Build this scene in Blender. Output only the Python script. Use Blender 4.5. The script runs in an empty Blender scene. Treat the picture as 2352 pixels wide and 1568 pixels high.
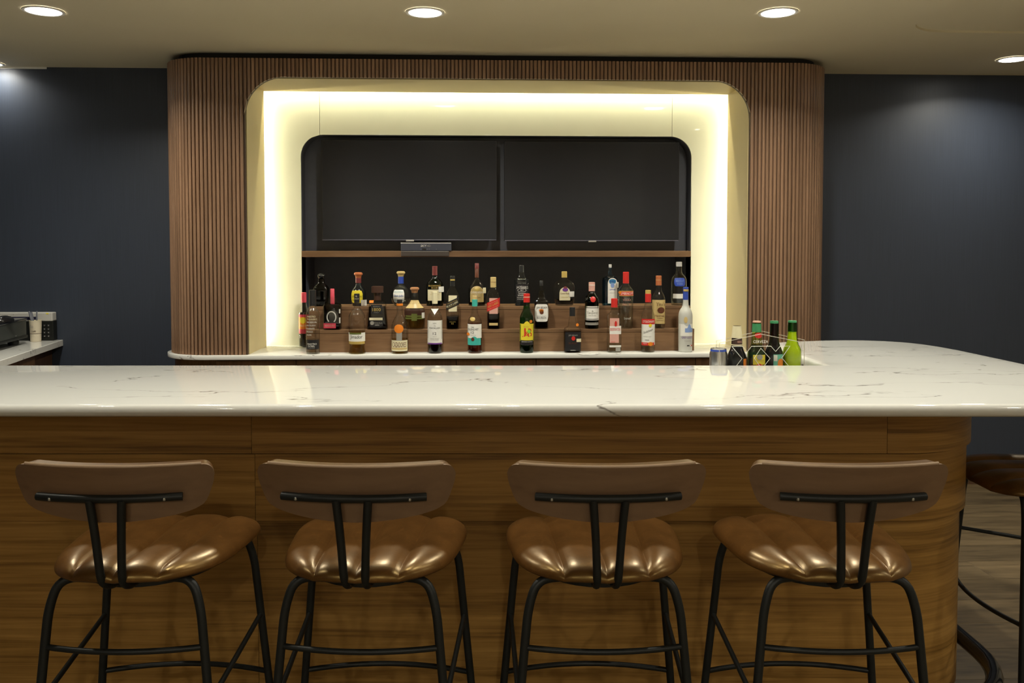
import bpy, bmesh, math, random
from mathutils import Vector, Matrix
random.seed(7)
sc = bpy.context.scene
COL = sc.collection
YAW = math.radians(2.43)
FLOOR, CEIL, WALL_Y = -0.03, 2.615, 5.5

# ------------------------------------------------------------------ camera, world, exposure
cd = bpy.data.cameras.new('camera')
cam = bpy.data.objects.new('camera', cd)
COL.objects.link(cam)
cd.sensor_width = 36.0
cd.lens = 2000.0 / 2352.0 * 36.0
cd.shift_y = -139.0 / 2352.0
cd.clip_start = 0.05
cam.location = (0, 0, 1.52)
cam.rotation_euler = (math.radians(90 - 2.29), 0, -YAW)
sc.camera = cam
w = bpy.data.worlds.new('world')
sc.world = w
w.use_nodes = True
w.node_tree.nodes['Background'].inputs[0].default_value = (0.9, 0.85, 0.7, 1)
w.node_tree.nodes['Background'].inputs[1].default_value = 0.01
vs = sc.view_settings
vs.view_transform = 'Standard'
vs.look = 'None'
vs.exposure = 0.0
vs.gamma = 1.0
vs.use_curve_mapping = False
cy = sc.cycles
cy.use_denoising = True
cy.max_bounces = 10
cy.diffuse_bounces = 5
cy.glossy_bounces = 4
cy.transmission_bounces = 6
cy.transparent_max_bounces = 32
cy.sample_clamp_indirect = 4.0
cy.caustics_reflective = False
cy.caustics_refractive = False
WARM = (1.0, 0.95, 0.81)
BIG_W, SMALL_W, REAR_W = 24.0, 7.0, 29.0      # downlight powers
LED_SIDE, LED_TOP = 58.0, 115.0

# ------------------------------------------------------------------ helpers
def link(o):
    COL.objects.link(o)
    return o

def tag(o, label=None, cat=None, group=None, kind=None):
    if label: o['label'] = label
    if cat: o['category'] = cat
    if group: o['group'] = group
    if kind: o['kind'] = kind
    return o

def empty(name, loc=(0, 0, 0), rz=0.0):
    o = bpy.data.objects.new(name, None)
    o.empty_display_size = 0.05
    o.location = loc
    o.rotation_euler = (0, 0, rz)
    return link(o)

def obj_from(name, me, mat=None, parent=None, loc=(0, 0, 0), rz=0.0, smooth=None):
    o = bpy.data.objects.new(name, me)
    if mat and not me.materials:
        me.materials.append(mat)
    o.location = loc
    o.rotation_euler = (0, 0, rz)
    if parent: o.parent = parent
    if smooth is not None:
        me.polygons.foreach_set('use_smooth', [True] * len(me.polygons))
        if smooth < 179:
            me.set_sharp_from_angle(angle=math.radians(smooth))
    return link(o)

class MB:
    """collects geometry for one mesh"""
    def __init__(s):
        s.v, s.f = [], []
    def add(s, vs_, fs_):
        n = len(s.v)
        s.v += [tuple(p) for p in vs_]
        s.f += [tuple(i + n for i in f) for f in fs_]
        return s
    def box(s, x0, x1, y0, y1, z0, z1):
        return s.add([(x0, y0, z0), (x1, y0, z0), (x1, y1, z0), (x0, y1, z0), (x0, y0, z1), (x1, y0, z1), (x1, y1, z1), (x0, y1, z1)],
                     [(0, 3, 2, 1), (4, 5, 6, 7), (0, 1, 5, 4), (1, 2, 6, 5), (2, 3, 7, 6), (3, 0, 4, 7)])
    def bbox(s, x0, x1, y0, y1, z0, z1, b=0.003):
        """box with chamfered edges"""
        bm = bmesh.new()
        bmesh.ops.create_cube(bm, size=1.0)
        for v in bm.verts:
            v.co = Vector(((x0 + x1) / 2 + v.co.x * (x1 - x0), (y0 + y1) / 2 + v.co.y * (y1 - y0), (z0 + z1) / 2 + v.co.z * (z1 - z0)))
        bmesh.ops.bevel(bm, geom=list(bm.edges), offset=b, segments=2, affect='EDGES', profile=0.5)
        return s.bm(bm)
    def bm(s, bm):
        bm.verts.ensure_lookup_table()
        bm.verts.index_update()
        s.add([v.co.copy() for v in bm.verts], [tuple(v.index for v in f.verts) for f in bm.faces])
        bm.free()
        return s
    def prism(s, pts, z0, z1, axis='z'):
        """extrude a closed polygon; axis z: pts are (x,y); axis y: pts are (x,z)"""
        n = len(pts)
        if axis == 'z':
            a = [(p[0], p[1], z0) for p in pts] + [(p[0], p[1], z1) for p in pts]
        else:
            a = [(p[0], z0, p[1]) for p in pts] + [(p[0], z1, p[1]) for p in pts]
        f = [tuple(range(n)), tuple(range(2 * n - 1, n - 1, -1))]
        f += [(i, i + n, (i + 1) % n + n, (i + 1) % n) for i in range(n)]
        return s.add(a, f)
    def tube(s, pts, r, seg=10, cap=True, closed=False):
        pts = [Vector(p) for p in pts]
        n = len(pts)
        if not isinstance(r, (list, tuple)): r = [r] * n
        T = []
        for i in range(n):
            if closed:
                d = pts[(i + 1) % n] - pts[i - 1]
            else:
                d = pts[min(i + 1, n - 1)] - pts[max(i - 1, 0)]
            T.append(d.normalized())
        u = T[0].orthogonal().normalized()
        vs_, fs_ = [], []
        for i in range(n):
            u = (u - T[i] * u.dot(T[i])).normalized()
            w_ = T[i].cross(u)
            for k in range(seg):
                a = 2 * math.pi * k / seg
                vs_.append(pts[i] + (u * math.cos(a) + w_ * math.sin(a)) * r[i])
        m = n if closed else n - 1
        for i in range(m):
            for k in range(seg):
                a, b = i * seg + k, i * seg + (k + 1) % seg
                c, d = ((i + 1) % n) * seg + (k + 1) % seg, ((i + 1) % n) * seg + k
                fs_.append((a, b, c, d))
        if cap and not closed:
            fs_.append(tuple(range(seg - 1, -1, -1)))
            fs_.append(tuple((n - 1) * seg + k for k in range(seg)))
        return s.add(vs_, fs_)
    def lathe(s, prof, seg=28, n=2.0, dep=1.0, c=(0, 0, 0), close_top=True, close_bot=True):
        """prof: [(half width, z)]; superellipse section of exponent n"""
        vs_, fs_ = [], []
        for (a, z) in prof:
            for k in range(seg):
                t = 2 * math.pi * (k + 0.5) / seg
                ct, st = math.cos(t), math.sin(t)
                x = a * math.copysign(abs(ct) ** (2 / n), ct)
                y = a * dep * math.copysign(abs(st) ** (2 / n), st)
                vs_.append((c[0] + x, c[1] + y, c[2] + z))
        m = len(prof)
        for i in range(m - 1):
            for k in range(seg):
                fs_.append((i * seg + k, i * seg + (k + 1) % seg, (i + 1) * seg + (k + 1) % seg, (i + 1) * seg + k))
        if close_bot: fs_.append(tuple(range(seg - 1, -1, -1)))
        if close_top: fs_.append(tuple((m - 1) * seg + k for k in range(seg)))
        return s.add(vs_, fs_)
    def mesh(s, name='mesh'):
        me = bpy.data.meshes.new(name)
        me.from_pydata(s.v, [], s.f)
        me.update()
        return me
    def build(s, name, mat, parent=None, loc=(0, 0, 0), rz=0.0, smooth=None):
        return obj_from(name, s.mesh(name), mat, parent, loc, rz, smooth)

def arc(cx_, cy_, r, a0, a1, n=12):
    return [(cx_ + r * math.cos(math.radians(a0 + (a1 - a0) * i / n)), cy_ + r * math.sin(math.radians(a0 + (a1 - a0) * i / n))) for i in range(n + 1)]

def fillet(pts, r, n=5):
    """round the inner corners of a 3D polyline"""
    pts = [Vector(p) for p in pts]
    out = [pts[0]]
    for i in range(1, len(pts) - 1):
        p, a, b = pts[i], pts[i - 1] - pts[i], pts[i + 1] - pts[i]
        d = min(r, a.length * 0.49, b.length * 0.49)
        p0, p1 = p + a.normalized() * d, p + b.normalized() * d
        for k in range(n + 1):
            t = k / n
            out.append(p0 * (1 - t) ** 2 + p * 2 * t * (1 - t) + p1 * t * t)
    out.append(pts[-1])
    return out

def W(u, v):
    """bar frame (turned with the bar front) to world"""
    return (u * math.cos(YAW) + v * math.sin(YAW), -u * math.sin(YAW) + v * math.cos(YAW))

_text = {}
def text_mesh(body):
    """flat letter geometry normalised to a unit box"""
    if body not in _text:
        cu = bpy.data.curves.new('lettering', 'FONT')
        cu.body = body
        cu.resolution_u = 2
        o = bpy.data.objects.new('lettering', cu)
        me = bpy.data.meshes.new_from_object(o)
        v = [p.co.copy() for p in me.vertices]
        f = [tuple(p.vertices) for p in me.polygons]
        bpy.data.objects.remove(o)
        bpy.data.curves.remove(cu)
        bpy.data.meshes.remove(me)
        x0, x1 = min(p.x for p in v), max(p.x for p in v)
        y0, y1 = min(p.y for p in v), max(p.y for p in v)
        _text[body] = ([((p.x - x0) / (x1 - x0) - 0.5, (p.y - y0) / max(y1 - y0, 1e-6) - 0.5) for p in v], f)
    return _text[body]

# ------------------------------------------------------------------ materials
def new_mat(name):
    m = bpy.data.materials.new(name)
    m.use_nodes = True
    nt = m.node_tree
    return m, nt, nt.nodes['Principled BSDF']

def nd(nt, typ, **kw):
    n = nt.nodes.new(typ)
    for k, v in kw.items():
        setattr(n, k, v)
    return n

def mat_plain(name, col, rough=0.5, metal=0.0, spec=0.5, emit=None, es=0.0, noise=0.0, nscale=30.0, bump=0.0, coat=0.0):
    m, nt, b = new_mat(name)
    b.inputs['Roughness'].default_value = rough
    b.inputs['Metallic'].default_value = metal
    b.inputs['Specular IOR Level'].default_value = spec
    b.inputs['Coat Weight'].default_value = coat
    if emit:
        b.inputs['Emission Color'].default_value = (*emit, 1)
        b.inputs['Emission Strength'].default_value = es
    tc = nd(nt, 'ShaderNodeTexCoord')
    nz = nd(nt, 'ShaderNodeTexNoise')
    nz.inputs['Scale'].default_value = nscale
    nt.links.new(tc.outputs['Object'], nz.inputs['Vector'])
    mx = nd(nt, 'ShaderNodeMixRGB')
    k = 1 - noise
    mx.inputs[1].default_value = (col[0] * k, col[1] * k, col[2] * k, 1)
    mx.inputs[2].default_value = (min(1, col[0] * (1 + noise)), min(1, col[1] * (1 + noise)), min(1, col[2] * (1 + noise)), 1)
    nt.links.new(nz.outputs['Fac'], mx.inputs[0])
    nt.links.new(mx.outputs[0], b.inputs['Base Color'])
    if bump:
        bp = nd(nt, 'ShaderNodeBump')
        bp.inputs['Strength'].default_value = bump
        bp.inputs['Distance'].default_value = 0.002
        nt.links.new(nz.outputs['Fac'], bp.inputs['Height'])
        nt.links.new(bp.outputs[0], b.inputs['Normal'])
    return m

def mat_wood(name, dark, mid, light, stretch, rough=0.42, spec=0.4, rand=0.0, coarse=1.0, bump=0.06):
    """stretch: per-axis frequency of the grain in object space"""
    m, nt, b = new_mat(name)
    b.inputs['Roughness'].default_value = rough
    b.inputs['Specular IOR Level'].default_value = spec
    tc = nd(nt, 'ShaderNodeTexCoord')
    mp = nd(nt, 'ShaderNodeMapping')
    mp.inputs['Scale'].default_value = stretch
    nt.links.new(tc.outputs['Object'], mp.inputs['Vector'])
    oi = nd(nt, 'ShaderNodeObjectInfo')
    if rand:
        mu = nd(nt, 'ShaderNodeVectorMath', operation='SCALE')
        mu.inputs[0].default_value = (37.0, 51.0, 29.0)
        nt.links.new(oi.outputs['Random'], mu.inputs['Scale'])
        nt.links.new(mu.outputs[0], mp.inputs['Location'])
    n1 = nd(nt, 'ShaderNodeTexNoise')
    n1.inputs['Scale'].default_value = 1.0 * coarse
    n1.inputs['Detail'].default_value = 6
    n1.inputs['Roughness'].default_value = 0.62
    n1.inputs['Distortion'].default_value = 0.9
    nt.links.new(mp.outputs[0], n1.inputs['Vector'])
    n2 = nd(nt, 'ShaderNodeTexNoise')
    n2.inputs['Scale'].default_value = 5.5 * coarse
    n2.inputs['Detail'].default_value = 4
    nt.links.new(mp.outputs[0], n2.inputs['Vector'])
    mxv = nd(nt, 'ShaderNodeMath', operation='MULTIPLY_ADD')
    mxv.inputs[1].default_value = 0.35
    nt.links.new(n2.outputs['Fac'], mxv.inputs[0])
    sub = nd(nt, 'ShaderNodeMath', operation='MULTIPLY_ADD')
    sub.inputs[1].default_value = 0.75
    sub.inputs[2].default_value = -0.05
    nt.links.new(n1.outputs['Fac'], sub.inputs[0])
    nt.links.new(sub.outputs[0], mxv.inputs[2])
    r = nd(nt, 'ShaderNodeValToRGB')
    e = r.color_ramp.elements
    e[0].position, e[0].color = 0.30, (*dark, 1)
    e[1].position, e[1].color = 0.72, (*light, 1)
    k = e.new(0.48); k.color = (*mid, 1)
    nt.links.new(mxv.outputs[0], r.inputs[0])
    out = r.outputs[0]
    if rand:
        hs = nd(nt, 'ShaderNodeHueSaturation')
        mr = nd(nt, 'ShaderNodeMapRange')
        mr.inputs[3].default_value = 1 - rand
        mr.inputs[4].default_value = 1 + rand
        nt.links.new(oi.outputs['Random'], mr.inputs[0])
        nt.links.new(mr.outputs[0], hs.inputs['Value'])
        nt.links.new(out, hs.inputs['Color'])
        out = hs.outputs[0]
    nt.links.new(out, b.inputs['Base Color'])
    bp = nd(nt, 'ShaderNodeBump')
    bp.inputs['Strength'].default_value = bump
    bp.inputs['Distance'].default_value = 0.002
    nt.links.new(n2.outputs['Fac'], bp.inputs['Height'])
    nt.links.new(bp.outputs[0], b.inputs['Normal'])
    return m

def mat_quartz(name, base, vein, rough=0.12):
    m, nt, b = new_mat(name)
    b.inputs['Roughness'].default_value = rough
    b.inputs['Specular IOR Level'].default_value = 0.5
    tc = nd(nt, 'ShaderNodeTexCoord')
    mp = nd(nt, 'ShaderNodeMapping')
    mp.inputs['Scale'].default_value = (0.5, 1.9, 1.5)
    mp.inputs['Rotation'].default_value = (0, 0, 0.12)
    nt.links.new(tc.outputs['Object'], mp.inputs['Vector'])
    n0 = nd(nt, 'ShaderNodeTexNoise')
    n0.inputs['Scale'].default_value = 1.7
    n0.inputs['Detail'].default_value = 6
    n0.inputs['Roughness'].default_value = 0.5
    nt.links.new(mp.outputs[0], n0.inputs['Vector'])
    s1 = nd(nt, 'ShaderNodeMath', operation='SUBTRACT'); s1.inputs[1].default_value = 0.5
    nt.links.new(n0.outputs['Fac'], s1.inputs[0])
    a1 = nd(nt, 'ShaderNodeMath', operation='ABSOLUTE')
    nt.links.new(s1.outputs[0], a1.inputs[0])
    mr = nd(nt, 'ShaderNodeMapRange')
    mr.inputs[1].default_value = 0.0; mr.inputs[2].default_value = 0.0045
    mr.inputs[3].default_value = 1.0; mr.inputs[4].default_value = 0.0
    nt.links.new(a1.outputs[0], mr.inputs[0])
    n2 = nd(nt, 'ShaderNodeTexNoise')
    n2.inputs['Scale'].default_value = 5.0
    nt.links.new(mp.outputs[0], n2.inputs['Vector'])
    m2 = nd(nt, 'ShaderNodeMapRange')
    m2.inputs[1].default_value = 0.40; m2.inputs[2].default_value = 0.62
    nt.links.new(n2.outputs['Fac'], m2.inputs[0])
    mu = nd(nt, 'ShaderNodeMath', operation='MULTIPLY')
    nt.links.new(mr.outputs[0], mu.inputs[0]); nt.links.new(m2.outputs[0], mu.inputs[1])
    mx = nd(nt, 'ShaderNodeMixRGB')
    mx.inputs[1].default_value = (*base, 1); mx.inputs[2].default_value = (*vein, 1)
    nt.links.new(mu.outputs[0], mx.inputs[0])
    nt.links.new(mx.outputs[0], b.inputs['Base Color'])
    return m

def mat_wallpaper(name, col):
    m, nt, b = new_mat(name)
    b.inputs['Roughness'].default_value = 0.42
    b.inputs['Specular IOR Level'].default_value = 0.45
    tc = nd(nt, 'ShaderNodeTexCoord')
    mp = nd(nt, 'ShaderNodeMapping'); mp.inputs['Scale'].default_value = (260, 260, 3)
    nt.links.new(tc.outputs['Object'], mp.inputs['Vector'])
    n = nd(nt, 'ShaderNodeTexNoise'); n.inputs['Scale'].default_value = 1.0; n.inputs['Detail'].default_value = 3
    nt.links.new(mp.outputs[0], n.inputs['Vector'])
    mx = nd(nt, 'ShaderNodeMixRGB')
    mx.inputs[1].default_value = (col[0] * 0.75, col[1] * 0.75, col[2] * 0.75, 1)
    mx.inputs[2].default_value = (col[0] * 1.25, col[1] * 1.25, col[2] * 1.25, 1)
    nt.links.new(n.outputs['Fac'], mx.inputs[0]); nt.links.new(mx.outputs[0], b.inputs['Base Color'])
    bp = nd(nt, 'ShaderNodeBump'); bp.inputs['Strength'].default_value = 0.25; bp.inputs['Distance'].default_value = 0.001
    nt.links.new(n.outputs['Fac'], bp.inputs['Height']); nt.links.new(bp.outputs[0], b.inputs['Normal'])
    return m

def mat_leather(name, dark, light):
    m, nt, b = new_mat(name)
    b.inputs['Roughness'].default_value = 0.31
    b.inputs['Specular IOR Level'].default_value = 1.0
    b.inputs['Specular Tint'].default_value = (1.0, 0.70, 0.27, 1)
    tc = nd(nt, 'ShaderNodeTexCoord')
    n = nd(nt, 'ShaderNodeTexNoise'); n.inputs['Scale'].default_value = 9; n.inputs['Detail'].default_value = 5
    nt.links.new(tc.outputs['Object'], n.inputs['Vector'])
    r = nd(nt, 'ShaderNodeValToRGB')
    r.color_ramp.elements[0].position = 0.3; r.color_ramp.elements[0].color = (*dark, 1)
    r.color_ramp.elements[1].position = 0.7; r.color_ramp.elements[1].color = (*light, 1)
    nt.links.new(n.outputs['Fac'], r.inputs[0])
    # pale crease scratches
    n3 = nd(nt, 'ShaderNodeTexNoise'); n3.inputs['Scale'].default_value = 14; n3.inputs['Detail'].default_value = 6; n3.inputs['Distortion'].default_value = 1.5
    nt.links.new(tc.outputs['Object'], n3.inputs['Vector'])
    s1 = nd(nt, 'ShaderNodeMath', operation='SUBTRACT'); s1.inputs[1].default_value = 0.5
    nt.links.new(n3.outputs['Fac'], s1.inputs[0])
    a1 = nd(nt, 'ShaderNodeMath', operation='ABSOLUTE'); nt.links.new(s1.outputs[0], a1.inputs[0])
    mr = nd(nt, 'ShaderNodeMapRange'); mr.inputs[2].default_value = 0.012; mr.inputs[3].default_value = 0.28; mr.inputs[4].default_value = 0.0
    nt.links.new(a1.outputs[0], mr.inputs[0])
    mx = nd(nt, 'ShaderNodeMixRGB'); mx.inputs[2].default_value = (light[0] * 2.2, light[1] * 2.2, light[2] * 2.2, 1)
    nt.links.new(mr.outputs[0], mx.inputs[0]); nt.links.new(r.outputs[0], mx.inputs[1])
    nt.links.new(mx.outputs[0], b.inputs['Base Color'])
    v = nd(nt, 'ShaderNodeTexNoise'); v.inputs['Scale'].default_value = 60; v.inputs['Detail'].default_value = 4
    nt.links.new(tc.outputs['Object'], v.inputs['Vector'])
    bp = nd(nt, 'ShaderNodeBump'); bp.inputs['Strength'].default_value = 0.16; bp.inputs['Distance'].default_value = 0.002
    nt.links.new(v.outputs['Fac'], bp.inputs['Height']); nt.links.new(bp.outputs[0], b.inputs['Normal'])
    return m

def mat_glass(name, tint, edge=0.5, rough=0.03, f0=0.045, f1=0.6):
    """thin-walled glass: tinted transparency, fresnel gloss, darker where seen edge-on"""
    m = bpy.data.materials.new(name)
    m.use_nodes = True
    nt = m.node_tree
    nt.nodes.clear()
    out = nd(nt, 'ShaderNodeOutputMaterial')
    tr = nd(nt, 'ShaderNodeBsdfTransparent')
    gl = nd(nt, 'ShaderNodeBsdfGlossy'); gl.inputs['Roughness'].default_value = rough
    lw = nd(nt, 'ShaderNodeLayerWeight'); lw.inputs['Blend'].default_value = 0.35
    mc = nd(nt, 'ShaderNodeMixRGB')
    mc.inputs[1].default_value = (*tint, 1)
    mc.inputs[2].default_value = (tint[0] * edge, tint[1] * edge, tint[2] * edge, 1)
    nt.links.new(lw.outputs['Facing'], mc.inputs[0])
    nt.links.new(mc.outputs[0], tr.inputs['Color'])
    pw = nd(nt, 'ShaderNodeMath', operation='POWER'); pw.inputs[1].default_value = 4.0
    lf = nd(nt, 'ShaderNodeLayerWeight'); lf.inputs['Blend'].default_value = 0.5
    nt.links.new(lf.outputs['Facing'], pw.inputs[0])
    fr = nd(nt, 'ShaderNodeMath', operation='MULTIPLY_ADD'); fr.inputs[1].default_value = f1; fr.inputs[2].default_value = f0
    nt.links.new(pw.outputs[0], fr.inputs[0])
    mx = nd(nt, 'ShaderNodeMixShader')
    nt.links.new(fr.outputs[0], mx.inputs[0])
    nt.links.new(tr.outputs[0], mx.inputs[1]); nt.links.new(gl.outputs[0], mx.inputs[2])
    nt.links.new(mx.outputs[0], out.inputs['Surface'])
    return m

M = {}
M['ceiling'] = mat_plain('ceiling paint', (0.66, 0.59, 0.42), 0.75, noise=0.03, nscale=3)
M['navy'] = mat_wallpaper('navy wallpaper', (0.036, 0.045, 0.066))
M['wallplain'] = mat_plain('room wall paint', (0.42, 0.38, 0.30), 0.7, noise=0.03)
M['quartz'] = mat_quartz('white veined quartz', (0.68, 0.68, 0.645), (0.13, 0.115, 0.10), 0.055)
M['slat'] = mat_wood('brown slat wood', (0.145, 0.083, 0.049), (0.22, 0.128, 0.076), (0.30, 0.18, 0.11), (22, 22, 0.9), 0.28, 0.55, rand=0.12)
M['core'] = mat_plain('dark groove wood', (0.06, 0.033, 0.019), 0.6, noise=0.2)
M['barwood'] = mat_wood('honey brown bar veneer', (0.13, 0.060, 0.011), (0.31, 0.162, 0.037), (0.46, 0.255, 0.068), (0.7, 0.7, 26), 0.42, 0.35, rand=0.05, bump=0.1)
M['doorwood'] = mat_wood('vertical grain cabinet veneer', (0.10, 0.05, 0.022), (0.17, 0.09, 0.04), (0.23, 0.125, 0.06), (30, 30, 1.2), 0.42, 0.4, rand=0.1)
M['shelfwood'] = mat_wood('walnut shelf veneer', (0.11, 0.057, 0.026), (0.17, 0.092, 0.045), (0.23, 0.13, 0.066), (1.2, 14, 14), 0.42, 0.4, rand=0.06)
M['plank'] = mat_wood('grey brown floor plank', (0.030, 0.019, 0.009), (0.108, 0.076, 0.038), (0.175, 0.124, 0.064), (1.3, 9, 9), 0.45, 0.4, rand=0.22)
M['subfloor'] = mat_plain('pale plank joint', (0.42, 0.36, 0.27), 0.8, noise=0.1)
M['reveal'] = mat_plain('cream laminate', (0.52, 0.42, 0.215), 0.38, noise=0.04, nscale=8)
M['panel'] = mat_plain('gloss cream panel', (0.83, 0.82, 0.67), 0.025, noise=0.05, nscale=5, spec=0.5)
M['black'] = mat_plain('black satin metal', (0.009, 0.010, 0.009), 0.45, noise=0.2, spec=0.3)
M['blackgloss'] = mat_plain('black gloss plastic', (0.01, 0.01, 0.011), 0.12, noise=0.1)
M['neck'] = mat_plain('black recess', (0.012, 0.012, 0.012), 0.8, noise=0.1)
M['niche'] = mat_plain('dark navy niche lining', (0.080, 0.084, 0.106), 0.5, noise=0.1)
M['screen'] = mat_plain('dark screen glass', (0.030, 0.031, 0.037), 0.2, noise=0.03, spec=0.12)
M['bezel'] = mat_plain('black bezel', (0.02, 0.02, 0.024), 0.3, noise=0.05)
M['silver'] = mat_plain('silver metal', (0.62, 0.62, 0.62), 0.28, metal=1.0, noise=0.05)
M['steel'] = mat_plain('steel bolt', (0.45, 0.45, 0.42), 0.3, metal=1.0, noise=0.05)
M['leather'] = mat_leather('worn brown leather', (0.052, 0.022, 0.0055), (0.10, 0.043, 0.011))
M['ply'] = mat_wood('bent plywood shell', (0.125, 0.070, 0.036), (0.16, 0.092, 0.048), (0.195, 0.115, 0.062), (2, 12, 12), 0.38, 0.5)
M['plyedge'] = mat_plain('plywood edge', (0.42, 0.30, 0.2), 0.3, noise=0.1)
M['lens'] = mat_plain('lit downlight lens', (1, 1, 1), 0.5, emit=(1.0, 0.96, 0.86), es=28.0)
M['ring'] = mat_plain('white trim ring', (0.75, 0.73, 0.68), 0.5, noise=0.02)
M['led'] = mat_plain('lit led strip', (1, 1, 1), 0.5, emit=(1.0, 0.93, 0.62), es=12.0)
M['whitetrim'] = mat_plain('white edge trim', (0.8, 0.8, 0.78), 0.5, noise=0.02)
M['baseboard'] = mat_wood('brown baseboard', (0.06, 0.03, 0.016), (0.09, 0.048, 0.026), (0.12, 0.066, 0.036), (1.2, 14, 14), 0.5, 0.3)
M['cabinetdark'] = mat_wood('dark cabinet wood', (0.05, 0.024, 0.012), (0.08, 0.04, 0.02), (0.11, 0.056, 0.028), (20, 20, 1.5), 0.5, 0.3)
M['acrylic'] = mat_glass('clear acrylic', (0.985, 0.985, 0.98), 0.98, 0.02, 0.006, 0.3)
M['etch'] = mat_plain('frosted white etching', (0.72, 0.69, 0.62), 0.6, noise=0.03)
M['acedge'] = mat_plain('acrylic edge', (0.50, 0.46, 0.38), 0.35, noise=0.03)
# bottle materials
M['g_clear'] = mat_glass('clear bottle glass', (0.96, 0.965, 0.95), 0.72)
M['g_frost'] = mat_plain('frosted bottle glass', (0.50, 0.50, 0.46), 0.5, noise=0.05, spec=0.4)
M['g_green'] = mat_glass('green bottle glass', (0.16, 0.50, 0.18), 0.4)
M['g_dgreen'] = mat_glass('dark green bottle glass', (0.05, 0.20, 0.08), 0.35)
M['g_brown'] = mat_glass('brown bottle glass', (0.14, 0.05, 0.018), 0.3)
M['g_black'] = mat_plain('near black bottle glass', (0.008, 0.009, 0.010), 0.08, noise=0.1)
M['g_smoke'] = mat_glass('smoky crystal glass', (0.16, 0.17, 0.18), 0.4)
M['g_blue'] = mat_glass('sapphire blue bottle glass', (0.22, 0.55, 0.78), 0.5)
M['g_pale'] = mat_glass('pale blue clear glass', (0.84, 0.91, 0.94), 0.6)
M['g_lime'] = mat_glass('green tinted bottle glass', (0.80, 0.93, 0.40), 0.6)
M['l_amber'] = mat_glass('amber spirit', (0.66, 0.32, 0.08), 0.6)
M['l_damber'] = mat_glass('dark amber spirit', (0.14, 0.04, 0.012), 0.4)
M['l_gold'] = mat_glass('pale gold spirit', (0.86, 0.74, 0.38), 0.7)
M['l_clear'] = mat_glass('clear spirit', (0.93, 0.95, 0.93), 0.85)
M['l_red'] = mat_glass('deep red brown spirit', (0.20, 0.045, 0.018), 0.4)
M['l_lime'] = mat_plain('yellow green beer', (0.62, 0.66, 0.03), 0.15, noise=0.15, nscale=20)
M['l_black'] = mat_plain('dark wine', (0.012, 0.010, 0.008), 0.1, noise=0.1)
for nm, c in dict(white=(0.78, 0.77, 0.72), cream=(0.74, 0.68, 0.46), paper=(0.66, 0.65, 0.60), yellow=(0.75, 0.62, 0.04), red=(0.58, 0.025, 0.02),
                  pink=(0.62, 0.06, 0.10), orange=(0.75, 0.22, 0.02), tan=(0.56, 0.42, 0.18), brown=(0.12, 0.035, 0.015), ink=(0.015, 0.014, 0.016),
                  teal=(0.05, 0.42, 0.36), blue=(0.03, 0.07, 0.40), lblue=(0.22, 0.33, 0.62), purple=(0.16, 0.05, 0.28), grey=(0.30, 0.29, 0.26),
                  gold=(0.50, 0.36, 0.10), olive=(0.12, 0.14, 0.03), green=(0.04, 0.25, 0.10), lgreen=(0.25, 0.65, 0.05), cork=(0.42, 0.20, 0.09),
                  copper=(0.46, 0.14, 0.05), maroon=(0.16, 0.03, 0.03), blk=(0.014, 0.014, 0.015), dbrown=(0.05, 0.02, 0.012), silver=(0.5, 0.5, 0.5),
                  salmon=(0.66, 0.36, 0.30), mint=(0.12, 0.42, 0.30)).items():
    M['p_' + nm] = mat_plain('printed ' + nm, c, 0.4, noise=0.05, nscale=60)

# ------------------------------------------------------------------ room shell
RX0, RX1, RY0 = -3.25, 4.4, -3.0
XL, XR = -1.298, 1.592            # display opening
OL, OR = -1.80, 2.11              # outer faces of the fluted unit
Y1, Y2 = 5.0, 5.486               # fluted front, gloss panel
UTOP, OTOP = 2.577, 2.473         # unit top, opening top
CZ = 0.90                         # back counter top

fl = MB().box(RX0, RX1, RY0, WALL_Y, FLOOR - 0.06, FLOOR - 0.0012).build('floor', M['subfloor'])
tag(fl, 'grey brown wood plank floor', None, kind='structure')
PW, PL = 0.2285, 1.22
plank_full = None
row, y = 0, WALL_Y
while y > RY0 + 0.02:
    ya = max(y - PW, RY0)
    x = RX0 - [0.0, 0.43, 0.82, 0.21, 0.64][row % 5]
    while x < RX1 - 0.01:
        xa, xb = max(x, RX0), min(x + PL, RX1)
        if xb - xa > 0.03:
            if abs(xb - xa - PL) < 1e-6 and abs(y - ya - PW) < 1e-6:
                if plank_full is None:
                    plank_full = MB().box(-PL / 2 + 0.0012, PL / 2 - 0.0012, -PW / 2 + 0.0012, PW / 2 - 0.0012, -0.0011, 0).mesh('plank')
                    plank_full.materials.append(M['plank'])
                obj_from('plank', plank_full, None, fl, ((xa + xb) / 2, (y + ya) / 2, FLOOR))
            else:
                cxp, cyp = (xa + xb) / 2, (y + ya) / 2
                MB().box(xa - cxp + 0.0012, xb - cxp - 0.0012, ya - cyp + 0.0012, y - cyp - 0.0012, -0.0011, 0).build('plank', M['plank'], fl, (cxp, cyp, FLOOR))
        x += PL
    y -= PW
    row += 1

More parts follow.
